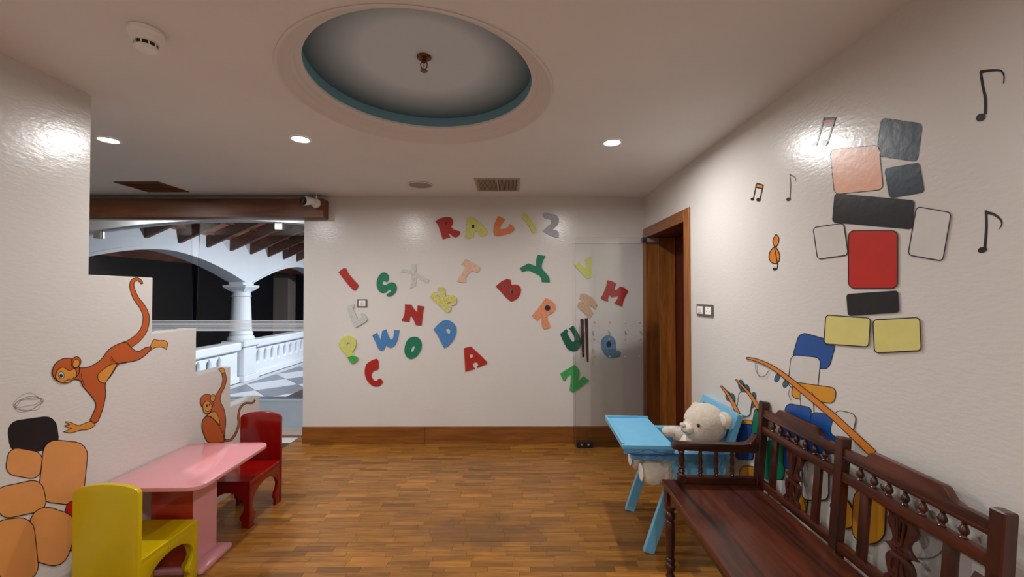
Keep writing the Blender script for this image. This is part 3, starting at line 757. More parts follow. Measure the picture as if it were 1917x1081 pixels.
letter('A', 'A', [(555, 125), (610, 120), (680, 175), (760, 235), (825, 310), (825, 350), (790, 390), (730, 385), (712, 350), (700, 322), (665, 318), (635, 345), (638, 400), (560, 425), (525, 415), (540, 300), (550, 200)], L_YEL, 'yellow-green letter A with a black hole in the top row', dots=[(632, 252, 24, 31, M_white, 'ring'), (632, 254, 20, 26, M_spotb, 'spot')])
letter('L', 'A', [(980, 110), (1070, 155), (1040, 205), (1010, 250), (1000, 290), (1060, 288), (1125, 262), (1125, 228), (1155, 228), (1195, 270), (1200, 300), (1160, 340), (1060, 370), (970, 388), (925, 372), (915, 320), (925, 240), (950, 170)], L_ORG, 'orange letter L leaning over in the top row')
letter('I', 'A', [(1300, 110), (1325, 78), (1365, 75), (1420, 150), (1480, 240), (1508, 285), (1495, 335), (1465, 350), (1440, 325), (1410, 260), (1365, 190), (1320, 155)], L_YEL, 'yellow-green letter I slanting in the top row')
letter('Z', 'A', [(1595, 85), (1620, 60), (1680, 75), (1760, 95), (1805, 130), (1815, 190), (1790, 240), (1720, 300), (1780, 310), (1812, 345), (1812, 405), (1750, 400), (1680, 370), (1590, 318), (1640, 270), (1710, 210), (1700, 160), (1620, 140)], L_GREY, 'pale blue-grey letter Z at the end of the top row')
letter('I', 'B', [(110, 232), (185, 172), (220, 180), (245, 240), (320, 335), (390, 410), (388, 450), (350, 497), (325, 490), (240, 400)], L_RED, 'red letter I slanting at the left edge of the back wall')
letter('S', 'B', [(740, 240), (790, 240), (830, 280), (832, 330), (805, 378), (780, 360), (755, 358), (738, 385), (760, 415), (800, 412), (860, 380), (910, 385), (945, 430), (945, 490), (910, 545), (860, 578), (810, 575), (805, 550), (860, 515), (862, 485), (835, 480), (800, 515), (750, 530), (695, 505), (665, 440), (662, 370), (690, 290)], L_GRN, 'green letter S on the back wall', corner=80)
letter('X', 'B', [(1160, 110), (1240, 105), (1225, 235), (1330, 290), (1425, 350), (1385, 395), (1310, 355), (1240, 300), (1220, 430), (1130, 475), (1160, 370), (1165, 262), (1080, 240), (995, 240), (1040, 180), (1155, 210)], L_WHT2, 'faint whitish letter X on the back wall', thick=.004)
letter('L', 'B', [(230, 725), (320, 690), (340, 700), (335, 730), (318, 760), (350, 820), (388, 905), (440, 880), (450, 850), (430, 835), (460, 815), (500, 850), (528, 920), (490, 955), (360, 1028), (310, 930), (270, 840)], L_WHT, 'pale grey letter L below the small switch', thick=.014)
letter('N', 'B', [(1070, 697), (1160, 700), (1185, 745), (1245, 815), (1252, 712), (1345, 728), (1330, 800), (1305, 1000), (1225, 992), (1190, 910), (1148, 850), (1130, 950), (1020, 932), (1055, 860), (1068, 780)], L_RED2, 'scratched red letter N on the back wall')
letter('P', 'C', [(115, 265), (150, 200), (210, 155), (265, 147), (320, 165), (360, 215), (362, 290), (310, 385), (350, 435), (395, 455), (395, 485), (350, 530), (305, 548), (265, 500), (210, 400), (140, 320)], L_YEL, 'yellow-green letter P with a green foot', holes=[(257, 275, 28, 36)], thick=.015)
letter('W', 'C', [(597, 140), (665, 103), (718, 220), (740, 80), (795, 52), (830, 150), (860, 205), (890, 195), (908, 140), (912, 62), (987, 68), (960, 200), (920, 280), (865, 318), (825, 305), (792, 275), (770, 335), (730, 362), (690, 335), (650, 250)], L_BLU, 'blue crayoned letter W')
letter('O', 'C', [(1210, 160), (1265, 180), (1305, 240), (1305, 320), (1270, 400), (1210, 460), (1150, 478), (1095, 450), (1065, 390), (1068, 300), (1100, 215), (1150, 172)], L_GRN, 'green oval letter O', holes=[[(1195, 285), (1215, 300), (1200, 350), (1182, 378), (1158, 378), (1156, 345), (1175, 300)]])
letter('C', 'C', [(600, 497), (655, 477), (680, 500), (688, 570), (680, 625), (660, 638), (610, 655), (582, 710), (600, 770), (640, 800), (665, 795), (690, 765), (725, 775), (748, 815), (720, 855), (660, 875), (590, 860), (530, 800), (495, 720), (492, 630), (520, 550)], L_RED, 'red letter C, lowest on the left of the back wall', corner=60)
letter('T', 'D', [(630, 40), (740, 95), (838, 160), (835, 195), (812, 243), (770, 230), (735, 210), (690, 235), (650, 280), (632, 330), (640, 380), (570, 380), (510, 365), (550, 290), (600, 215), (630, 160), (570, 120)], L_PCH, 'pale peach letter T with pencil marks')
letter('K', 'D', [(225, 475), (260, 445), (290, 437), (325, 470), (345, 575), (400, 562), (460, 570), (495, 600), (500, 660), (475, 700), (430, 715), (428, 680), (400, 658), (360, 685), (425, 740), (415, 775), (370, 820), (320, 770), (230, 690), (125, 590), (155, 525), (210, 515), (235, 560), (262, 608), (278, 590), (265, 525)], L_YELS, 'yellow letter K scored with dark lines', thick=.014)
letter('B', 'D', [(1068, 438), (1150, 365), (1240, 330), (1280, 345), (1290, 415), (1380, 415), (1425, 460), (1425, 530), (1380, 610), (1290, 657), (1220, 600), (1130, 500)], L_RED2, 'red letter B with two navy spots', dots=[(1187, 436, 26, 24, M_ringg, 'ring'), (1187, 436, 15, 16, M_spotb, 'spot'), (1300, 515, 32, 34, M_ringg, 'ring'), (1303, 517, 22, 27, M_spot, 'spot')])
letter('D', 'E', [(248, 365), (310, 290), (390, 235), (460, 232), (535, 275), (572, 340), (568, 430), (520, 530), (450, 605), (400, 630), (350, 540), (300, 440)], L_BLU, 'blue letter D tilted on the back wall', holes=[[(415, 360), (450, 345), (480, 360), (488, 395), (470, 435), (440, 405)]])
letter('A', 'E', [(687, 635), (783, 610), (860, 680), (960, 775), (1020, 840), (1015, 860), (878, 915), (872, 905), (893, 880), (880, 845), (850, 828), (815, 850), (812, 885), (843, 930), (705, 972), (700, 870), (692, 740)], L_RED, 'dark red letter A, lowest in the middle of the back wall', holes=[(790, 743, 27, 30)])
letter('Y', 'F', [(93, 225), (150, 195), (205, 165), (270, 190), (308, 200), (310, 110), (330, 52), (432, 70), (400, 125), (380, 220), (430, 290), (475, 350), (485, 412), (380, 408), (375, 365), (350, 325), (280, 290), (205, 258), (125, 278)], L_GRN, 'green letter Y tipped to the left')
letter('V', 'F', [(800, 190), (865, 140), (895, 185), (970, 240), (950, 105), (1022, 75), (1030, 200), (1032, 345), (975, 370), (930, 325), (870, 255)], L_YEL, 'yellow-green letter V behind the glass door edge')
letter('M', 'F', [(1240, 387), (1300, 400), (1360, 435), (1335, 490), (1340, 520), (1375, 505), (1405, 468), (1470, 490), (1515, 535), (1480, 590), (1440, 690), (1440, 730), (1380, 712), (1335, 685), (1370, 640), (1382, 590), (1295, 608), (1275, 575), (1250, 620), (1250, 662), (1190, 648), (1155, 620), (1185, 570), (1230, 450)], L_RED, 'red letter M behind the glass door')
letter('H', 'F', [(890, 560), (960, 570), (1050, 625), (1110, 715), (1080, 770), (1040, 730), (1005, 715), (1010, 750), (1058, 825), (1000, 885), (930, 810), (850, 735), (860, 680), (915, 665), (875, 625)], L_BRN, 'brown scribbled letter F above the door handle')
letter('R', 'F', [(432, 618), (490, 645), (550, 700), (560, 760), (520, 815), (455, 845), (455, 900), (490, 985), (485, 1010), (440, 1022), (400, 1020), (380, 970), (380, 850), (325, 920), (250, 852), (330, 760)], L_ORG2, 'peach letter R with a round navy hole', dots=[(455, 750, 38, 36, M_spotb, 'ring'), (455, 750, 25, 25, M_spot, 'spot')])
letter('U', 'G', [(412, 250), (490, 185), (515, 215), (500, 230), (540, 310), (580, 362), (600, 330), (590, 270), (530, 175), (580, 140), (640, 230), (692, 350), (670, 420), (620, 468), (560, 472), (510, 445), (460, 360)], L_DGRN, 'dark green letter U beside the wooden door handle')
letter('Z', 'G', [(412, 772), (500, 715), (600, 655), (662, 745), (640, 880), (715, 805), (792, 860), (680, 950), (575, 1018), (535, 985), (548, 880), (555, 785), (510, 800), (480, 860), (455, 860)], L_GRNS, 'bright green scribbled letter Z under the letter U')
letter('Q', 'G', [(1045, 268), (1095, 285), (1135, 340), (1145, 420), (1150, 475), (1180, 463), (1208, 500), (1190, 550), (1140, 560), (1040, 560), (980, 490), (947, 400), (960, 320), (1000, 278)], L_BLUG, 'grey-blue letter Q behind the studded glass', dots=[(1047, 385, 30, 42, M_spot, 'spot')])
# the green foot of the P
lp = backpts(spline(cp('C', [(305, 430), (350, 437), (393, 456), (393, 484), (350, 528), (306, 545), (268, 498), (240, 452), (275, 445)]), n=4))
P_ = [o for o in bpy.data.objects if o.get('label', '').startswith('yellow-green letter P')][0]
k = flat([[(x - P_.location.x, z - P_.location.z) for x, z in lp]], .001); bmesh.ops.transform(k, verts=k.verts[:], matrix=planeM((0, -.0152, 0), (1, 0, 0), (0, 0, 1)))
tag(obj('foot', k, L_GRNS, P_), 'green crayoned foot')

# ================================================================== WALL PAINTINGS
def paint(name, label, cat, side, layers, group=None):
    """flat paint on a side wall: layers of (material, loop in photo points, outline width)"""
    X = XL if side == 'left' else XR
    sgn = 1 if side == 'left' else -1
    mats = []; bm = bmesh.new(); k = 0
    def wall(p):
        q = on(p[0], p[1], 0, X); return (q.y, q.z)
    allp = []
    def put(loop, m, lvl):
        lp = [wall(p) for p in loop]; allp.extend(lp)
        s = flat([lp], 0)
        if m not in mats: mats.append(m)
        M = Matrix(((0, 0, 1, X + sgn * (.0004 + .00025 * lvl)), (1, 0, 0, 0), (0, 1, 0, 0), (0, 0, 0, 1)))
        join(bm, s, M, mats.index(m))
    for i, (m, loop, ow) in enumerate(layers):
        loop = [Vector(p) for p in loop]
        put(loop, m, 2 * i)
        if ow:
            L2 = loop + [loop[0]]
            N_ = len(loop); c = []
            for j in range(N_):
                a, b = loop[j - 1], loop[(j + 1) % N_]; d = (b - a); d = d.normalized() if d.length else Vector((1, 0)); c.append(Vector((-d.y, d.x)))
            for j in range(N_):
                q = (j + 1) % N_; h = ow / 2
                quad = [loop[j] + c[j] * h, loop[q] + c[q] * h, loop[q] - c[q] * h, loop[j] - c[j] * h]
                vs3 = []
                for p in quad:
                    y_, z_ = wall(p); vs3.append(bm.verts.new((X + sgn * (.0004 + .00025 * (2 * i + 1)), y_, z_)))
                try:
                    f = bm.faces.new(vs3)
                    if M_blackpaint not in mats: mats.append(M_blackpaint)
                    f.material_index = mats.index(M_blackpaint)
                except Exception: pass
    cy = sum(p[0] for p in allp) / len(allp); cz = sum(p[1] for p in allp) / len(allp)
    bmesh.ops.translate(bm, verts=bm.verts[:], vec=(-X, -cy, -cz))
    me = bpy.data.meshes.new(name); bm.to_mesh(me); bm.free()
    for m in mats: me.materials.append(m)
    o = bpy.data.objects.new(name, me); COL.objects.link(o); o.location = (X, cy, cz)
    return tag(o, label, cat, group)
def pm_(name, c, n=.06): return mat(name, srgb(*c), rough=.33, noise=n, nscale=12, bump=.08, bscale=34)
P_mon = pm_('orange_brown_mural_paint', (186, 86, 32)); P_face = pm_('ochre_mural_paint', (214, 142, 52)); P_tan = pm_('tan_mural_paint', (218, 148, 84)); P_redm = pm_('red_mural_paint', (186, 34, 22))
P_blk = pm_('black_mural_paint', (24, 22, 26), .1); P_wh = pm_('white_mural_paint', (206, 202, 198)); P_orn = pm_('orange_mural_paint', (212, 126, 40)); P_yel = pm_('pale_yellow_mural_paint', (214, 204, 124)); P_bl = pm_('blue_mural_paint', (28, 78, 150))
P_pk = pm_('peach_mural_paint', (226, 168, 140)); P_gr = pm_('green_mural_paint', (10, 120, 84)); P_gold = pm_('golden_mural_paint', (212, 146, 36)); P_nav = pm_('navy_mural_paint', (30, 48, 66)); P_teal = pm_('slate_leaf_paint', (54, 92, 110)); P_lb = pm_('light_blue_mural_paint', (140, 180, 214))
S = lambda pts, n=5, corner=70: spline(pts, n=n, corner=corner)
def st(pts, w0, w1=None): return stroke(spline(pts, closed=False, n=5, corner=170), w0, w1)
# leaping monkey
c5 = lambda pts: [(x / 3.834, 480 + y / 3.834) for x, y in pts]
paint('monkey_mural', 'painted orange-brown monkey leaping with long curled tail on the stepped wall', 'mural', 'left', [
    (P_mon, st(c5([(1018, 198), (1008, 178), (980, 166), (952, 180), (946, 220), (972, 295), (1022, 365), (1048, 430), (1036, 520), (990, 585), (925, 632), (880, 650)]), 4, 16), 1.2),
    (P_face, S([(276, 655), (283, 645), (287, 637), (298, 638), (308, 638), (313, 642), (313, 648), (311, 655), (306, 651), (297, 650), (288, 652), (280, 658)]), 1.1),
    (P_face, S([(121, 790), (131, 791), (146, 797), (160, 792), (172, 788), (178, 796), (166, 804), (150, 806), (132, 811), (118, 809), (128, 805), (134, 802), (124, 800), (120, 797), (130, 796)]), 1.1),
    (P_mon, S([(140, 686), (150, 689), (167, 687), (188, 674), (203, 655), (222, 644), (236, 642), (243, 649), (257, 658.6), (272, 651), (284, 650), (276, 661), (258, 674), (235, 679), (222, 682), (208, 703), (197, 718), (197, 740), (192, 765), (182, 790), (174, 792), (168, 786), (175, 772), (179, 758), (172, 744), (155, 724), (149, 713), (135, 711)]), 1.4),
    (P_face, S([(182, 704), (190, 694), (207, 683), (219, 681), (207, 701), (196, 718), (186, 715)]), 1.1),
    (P_mon, S([(97, 700), (100, 686), (110, 675), (125, 671), (137, 674), (146, 685), (147, 698), (138, 709), (125, 717), (112, 716), (102, 710)]), 1.4),
    (P_mon, ellipse(141, 679, 9, 11, 20), 1.2), (P_face, ellipse(141, 681, 6, 8, 20), .8),
    (P_face, S([(103, 708), (106, 694), (116, 688), (127, 694), (138, 690), (142, 700), (136, 711), (125, 717), (112, 716)]), 1.1),
    (P_wh, ellipse(113, 703, 5, 6.5, -15), .9), (P_blk, ellipse(112.5, 704, 2.8, 3.6, -15), 0),
    (P_blk, st([(118, 715), (126, 711), (132, 712), (136, 706)], 1.0), 0),
    (P_blk, st([(206, 668), (211, 676), (220, 681), (236, 679)], 1.2), 0),
    (P_blk, st([(150, 700), (151, 710), (156, 722)], 1.2), 0)])
c6 = lambda pts: [(340 + x / 3.861, 580 + y / 3.861) for x, y in pts]
paint('monkey_mural', 'painted monkey sitting and reaching up on the low end of the stepped wall', 'mural', 'left', [
    (P_mon, st(c6([(530, 655), (510, 676), (462, 677), (424, 710), (410, 770), (412, 835), (385, 905), (350, 944), (305, 944)]), 2.6, 4), 1.1),
    (P_face, S(c6([(264, 428), (300, 424), (312, 446), (296, 470), (282, 450)])), 1),
    (P_mon, S(c6([(290, 462), (314, 458), (322, 505), (310, 560), (285, 610), (278, 660), (305, 720), (318, 800), (312, 880), (305, 958), (190, 958), (160, 905), (145, 850), (152, 800), (180, 765), (205, 745), (225, 690), (245, 620), (280, 565), (296, 510)])), 1.2),
    (P_face, S(c6([(180, 768), (215, 742), (245, 742), (268, 785), (276, 842), (240, 800), (205, 772)])), 1),
    (P_mon, S(c6([(150, 800), (185, 772), (230, 795), (270, 850), (300, 905), (305, 958), (190, 958), (158, 900), (146, 850)])), 1.1),
    (P_mon, ellipse(*c6([(180, 665)])[0], 12.5, 14, 0), 1.1), (P_face, ellipse(*c6([(222, 640)])[0], 4.5, 7, 10), 1),
    (P_face, S(c6([(150, 690), (172, 664), (200, 668), (214, 700), (205, 735), (180, 752), (158, 740)])), 1),
    (P_blk, ellipse(*c6([(178, 694)])[0], 2, 2.6), 0), (P_blk, ellipse(*c6([(198, 688)])[0], 1.5, 2), 0), (P_blk, st(c6([(165, 728), (185, 738), (205, 720)]), .8), 0)])
# plain stand-in blocks for the figure in the left corner
def rr(cx, cy, w_, h_, ang=0, r=.25):
    a = math.radians(ang); c, s = math.cos(a), math.sin(a); R = min(w_, h_) * r; pts = []
    for qx, qy, a0 in ((1, 1, 0), (-1, 1, 90), (-1, -1, 180), (1, -1, 270)):
        for k in range(5):
            t_ = math.radians(a0 + k * 22.5); x = qx * (w_ / 2 - R) + R * math.cos(t_); y = qy * (h_ / 2 - R) + R * math.sin(t_)
            pts.append(Vector((cx + x * c - y * s, cy + x * s + y * c)))
    return pts
paint('block_mural', 'painted pile of rounded tan, black and red blocks behind the yellow chair', 'mural', 'left', [
    (P_blk, rr(62, 815, 92, 62, -8, .35), 1.5), (P_tan, rr(45, 868, 66, 52, 10, .35), 1.5), (P_tan, rr(118, 885, 84, 118, 6, .3), 1.6), (P_tan, rr(38, 935, 92, 60, -12, .35), 1.6),
    (P_redm, rr(136, 985, 40, 92, 12, .35), 1.4), (P_tan, rr(92, 1005, 88, 104, 18, .35), 1.6), (P_tan, rr(28, 1030, 78, 118, -6, .35), 1.6)])
# pencil scribble
scr = []
random.seed(3)
for k in range(4):
    pts = [(52 + 27 * math.cos(a + k) + random.uniform(-4, 4), 755 + (17 - 2 * k) * math.sin(a * 1.0 + k * .7) + random.uniform(-3, 3)) for a in [i * .7 for i in range(10)]]
    scr.append((mat('pencil', srgb(126, 118, 112), .6) if k == 0 else scr[0][0], st(pts, .7), 0))
paint('pencil_scribble', 'faint grey pencil scribble on the left wall above the black block', 'scribble', 'left', scr)

# music notes
NG = 'music notes painted on the right wall'
def note(label, layers): return paint('music_note', label, 'mural', 'right', layers, NG)
note('large black music note nearest the ceiling at the right', [(P_blk, st([(1836, 134), (1840, 160), (1845, 185), (1845, 214)], 5, 7), 0), (P_blk, st([(1836, 135), (1858, 132), (1874, 133), (1880, 142), (1879, 156)], 6, 1.5), 0), (P_blk, ellipse(1837, 220, 9.5, 7, -25), 0)])
note('large black music note at mid height on the far right', [(P_blk, st([(1846, 394), (1847, 425), (1844, 464)], 5, 6), 0), (P_blk, st([(1846, 398), (1862, 402), (1874, 412), (1876, 420), (1871, 429)], 6, 1.5), 0), (P_blk, ellipse(1840, 468, 9, 5.5, -15), 0)])
note('double music note with red bar on the shiny patch of wall', [(P_blk, [(1542, 220), (1566, 219), (1562, 237), (1538, 237)], 0), (P_redm, [(1544, 225), (1561, 224.5), (1558.5, 233), (1542, 233.5)], 0), (P_blk, st([(1543, 222), (1530, 268)], 2.6), 0), (P_blk, st([(1564.5, 220), (1549, 268)], 2.6), 0), (P_blk, ellipse(1526, 270, 5.5, 3.8, -35), 0), (P_blk, ellipse(1544, 268, 6.5, 5.5, -30), 0)])
note('small double music note with orange bar near the door', [(P_blk, [(1417, 342), (1430, 346), (1428, 355), (1414.5, 352)], 0), (P_orn, [(1418, 345), (1428.5, 348.2), (1427, 352.5), (1416.5, 349.5)], 0), (P_blk, st([(1416.5, 344), (1411, 372)], 1.8), 0), (P_blk, st([(1429, 347), (1423.5, 372)], 1.8), 0), (P_blk, ellipse(1409, 373, 3.2, 2.8, -20), 0), (P_blk, ellipse(1420.5, 374, 4, 3.4, -20), 0)])
note('small thin single black music note', [(P_blk, st([(1478.5, 325), (1480.5, 345), (1479, 372)], 1.6, 2), 0), (P_blk, st([(1478.5, 327), (1485, 330), (1489.5, 334), (1489, 340)], 2.4, .8), 0), (P_blk, ellipse(1476.5, 373.5, 4.2, 3.4, -20), 0)])
note('orange treble clef outlined in black', [(P_orn, S([(1453, 439), (1458, 445), (1457.5, 455), (1453, 463), (1448.5, 459), (1447.5, 449)]), 1.6), (P_orn, S([(1451, 461), (1456, 468), (1460, 478), (1458.5, 489), (1452, 494), (1444, 491), (1440, 482), (1442, 472), (1447, 465)]), 1.8), (P_blk, st([(1450, 462), (1453, 478), (1455.5, 492), (1456, 500), (1453, 506)], 1.6), 0), (P_blk, ellipse(1450.5, 504, 3.4, 3, 0), 0)])

# plain stand-in blocks for the large figure
paint('block_mural', 'tall painted tower of black, peach, red, white and yellow blocks on the right wall', 'mural', 'right', [
    (P_nav, rr(1684, 262, 78, 72, 8, .12), 1.4), (P_pk, rr(1604, 318, 92, 84, -6, .12), 1.6), (P_nav, rr(1694, 338, 66, 56, -10, .12), 1.2), (P_blk, rr(1636, 396, 150, 54, 5, .12), 1.2), (P_wh, rr(1556, 452, 58, 60, -8, .12), 1.8),
    (P_wh, rr(1742, 438, 66, 92, 10, .12), 2), (P_redm, rr(1636, 486, 92, 108, 0, .12), 1.8), (P_blk, rr(1636, 568, 96, 40, -4, .12), 1.2),
    (P_yel, rr(1588, 620, 84, 54, 4, .12), 1.8), (P_yel, rr(1682, 628, 88, 62, -3, .12), 2)])
# plain stand-in blocks for the figures behind the bench, with the three painted rods
def leafs(pts): return [(P_teal, ellipse(x, y, 4.6, 8.5, a), .8) for x, y, a in pts]
paint('rod_mural', 'painted brown fishing rods with slate-blue leaves on the right wall above the bench', 'mural', 'right',
    leafs([(1455, 708, 20), (1471, 718, 20), (1391, 727, 10), (1399, 729, -10), (1411, 743, 10), (1409, 755, 0), (1364, 742, 0), (1372, 745, -10), (1388, 720, 0)]) + [
    (P_orn, st([(1399, 671), (1412, 673), (1440, 684), (1465, 700), (1500, 728), (1560, 778), (1600, 815), (1637, 850)], 3, 15), 1.4),
    (P_orn, st([(1379, 711), (1395, 727), (1410, 745), (1425, 772)], 2.2, 8), 1.1), (P_orn, st([(1351, 723), (1360, 733), (1370, 748), (1384, 776)], 2.2, 8), 1.1),
    (P_blk, st([(1417, 679), (1417, 692), (1424, 705), (1434, 704), (1442, 693)], 1), 0), (P_blk, st([(1482, 726), (1479, 738), (1483, 750)], 1), 0)])
paint('block_mural', 'painted blue, white and orange blocks on the right wall behind the bench', 'mural', 'right', [
    (P_bl, rr(1524, 658, 72, 56, 16, .25), 1.4), (P_wh, rr(1506, 698, 56, 62, 6, .2), 1.4), (P_gold, rr(1524, 736, 82, 30, 8, .35), 1.4), (P_wh, rr(1512, 765, 24, 60, -3, .2), 1.1), (P_bl, rr(1492, 790, 50, 62, 10, .2), 1.3),
    (P_bl, rr(1540, 812, 52, 74, 10, .2), 1.3), (P_wh, rr(1580, 796, 42, 50, 14, .3), 1.5), (P_wh, rr(1395, 757, 26, 44, 8, .25), 1.2), (P_gold, rr(1399, 796, 22, 18, 0, .3), 1.1), (P_bl, rr(1397, 828, 32, 66, 4, .2), 1.2), (P_gr, rr(1422, 790, 22, 46, 8, .2), 1.1),
    (P_wh, rr(1428, 872, 26, 62, 3, .2), 1.2), (P_lb, rr(1430, 916, 22, 50, 6, .2), 1.2), (P_gold, rr(1402, 898, 30, 50, 0, .3), 1.2), (P_gr, rr(1452, 862, 40, 72, 4, .2), 1.2), (P_wh, rr(1462, 922, 38, 46, 4, .2), 1.2),
    (P_gold, rr(1500, 938, 30, 52, 6, .4), 1.3), (P_bl, rr(1490, 858, 40, 40, 4, .2), 1.2), (P_wh, rr(1530, 900, 50, 74, 0, .25), 1.4), (P_gold, rr(1584, 960, 34, 60, -30, .35), 1.3), (P_gold, rr(1632, 965, 62, 108, 2, .45), 1.6), (P_wh, rr(1735, 1000, 80, 90, 4, .4), 0)])

# ================================================================== TABLE
tr = (on(490, 832, 2, .525), on(400, 910, 2, .525))
TX0, TX1, TY0, TY1 = XL + .012, -1.575, 2.075, 2.70
t = thing('play_table', 'glossy pink childrens table with rounded corners against the left wall', 'table', ((TX0 + TX1) / 2, (TY0 + TY1) / 2, 0), math.radians(1.2))
hx, hy = (TX1 - TX0) / 2, (TY1 - TY0) / 2
def rrect(hx, hy, r, n=8):
    pts = []
    for qx, qy, a0 in ((1, 1, 0), (-1, 1, 90), (-1, -1, 180), (1, -1, 270)):
        for k in range(n + 1):
            a = math.radians(a0 + 90 * k / n); pts.append((qx * (hx - r) + r * math.cos(a), qy * (hy - r) + r * math.sin(a)))
    return pts
bm = flat([rrect(hx, hy, .065)], .022, .004); bmesh.ops.translate(bm, verts=bm.verts[:], vec=(0, 0, .505)); obj('tabletop', bm, M_pink, t, sm=40)
px0, px1, py0, py1 = -1.955 - t.location.x, -1.73 - t.location.x, 2.24 - t.location.y, 2.43 - t.location.y
obj('pedestal', B(px0, px1, py0 + .004, py1, .024, .505, bev=.003), M_pink, t)
tag(obj('front_panel', B(px0 + .002, px1 - .002, py0, py0 + .004, .026, .504), M_redpanel, t), 'red-brown front panel')
bm = flat([[(x + (-1.86 - t.location.x), y + (2.329 - t.location.y)) for x, y in rrect(.205, .123, .012, 3)]], .024, .004); obj('base_plate', bm, M_pink, t, sm=40)

# ================================================================== CHAIRS
def cut(hw, top):
    a = [(-.72, 0), (-.76, .035), (-.64, .07), (-.80, .11), (-.86, .15), (-.70, .20), (-.38, .232), (0, .243)]
    pts = [(x * hw, z * top / .243) for x, z in a]
    pts = pts + [(-x, z) for x, z in pts[:-1][::-1]]
    return spline(pts, closed=False, n=4, corner=100)
def kid_chair(label, m, x0, x1, yb, yf):
    """yb = outer face of the backrest, yf = front of the seat (yf may be nearer or farther)"""
    W, D = x1 - x0, abs(yf - yb); flip = yf < yb
    t = thing('childrens_chair', label, 'chair', ((x0 + x1) / 2, yb, 0), PI if flip else 0, 'small wooden play chairs')
    th = .022; hw = W / 2
    # back panel: full height, arched top, cut-out at the floor
    topc = [(hw, .605), (hw * .93, .622), (hw * .6, .638), (0, .646), (-hw * .6, .638), (-hw * .93, .622), (-hw, .605)]
    c = cut(hw, .225)
    loop = [(hw, 0)] + spline(topc, closed=False, n=4) + [(-hw, 0)] + [(p[0], p[1]) for p in c]
    bm = flat([loop], th, .0025); bmesh.ops.transform(bm, verts=bm.verts[:], matrix=planeM((0, th, 0), (1, 0, 0), (0, 0, 1))); obj('back_panel', bm, m, t, sm=35)
    for s in (-1, 1):
        d0, d1 = th + .0005, D; mid = (d0 + d1) / 2; h2 = (d1 - d0) / 2
        c = cut(h2, .243)
        loop = [(d0, .278), (d0, 0)] + [(mid + p[0], p[1]) for p in c] + [(d1, 0), (d1, .278)]
        bm = flat([loop], th, .002); bmesh.ops.transform(bm, verts=bm.verts[:], matrix=planeM((s * (hw - th / 2) - th / 2, 0, 0), (0, 1, 0), (0, 0, 1)))
        obj('side_panel', bm, m, t, sm=35)
    wi = hw - th - .0005; c = cut(wi, .225)
    loop = [(-wi, .277), (-wi, 0)] + [(p[0], p[1]) for p in c] + [(wi, 0), (wi, .277)]
    bm = flat([loop], th, .002); bmesh.ops.transform(bm, verts=bm.verts[:], matrix=planeM((0, D - .001, 0), (1, 0, 0), (0, 0, 1))); obj('front_panel', bm, m, t, sm=35)
    obj('seat', B(-hw, hw, th + .0005, D + .003, .2785, .300, bev=.003), m, t)
    return t
kid_chair('yellow wooden childrens chair with its back to the viewer', M_yellow, -1.957, -1.668, 1.845, 2.20)
kid_chair('dark red wooden childrens chair facing across the pink table', M_red, -1.957, -1.668, 3.0, 2.64)

# ================================================================== BENCH
BO = (1.277, 1.607, 0); brz = -math.atan(.048)
bn = thing('wooden_bench', 'dark rosewood settle with turned spindles and carved back along the right wall', 'bench', BO, brz)
SP = .542; LEAN = .085; SH = .506
def lx(z): return (z - SH) * LEAN if z > SH else 0
PS = .039
for y in (-SP, 0, SP):
    bm = bmesh.new(); bar(bm, (0, y, 0.002), (0, y, SH), PS, PS, bev=.003); bar(bm, (0, y, SH - .003), (lx(.938), y, .938), PS, PS, bev=.004)
    obj('back_post', bm, M_rose_v, bn)
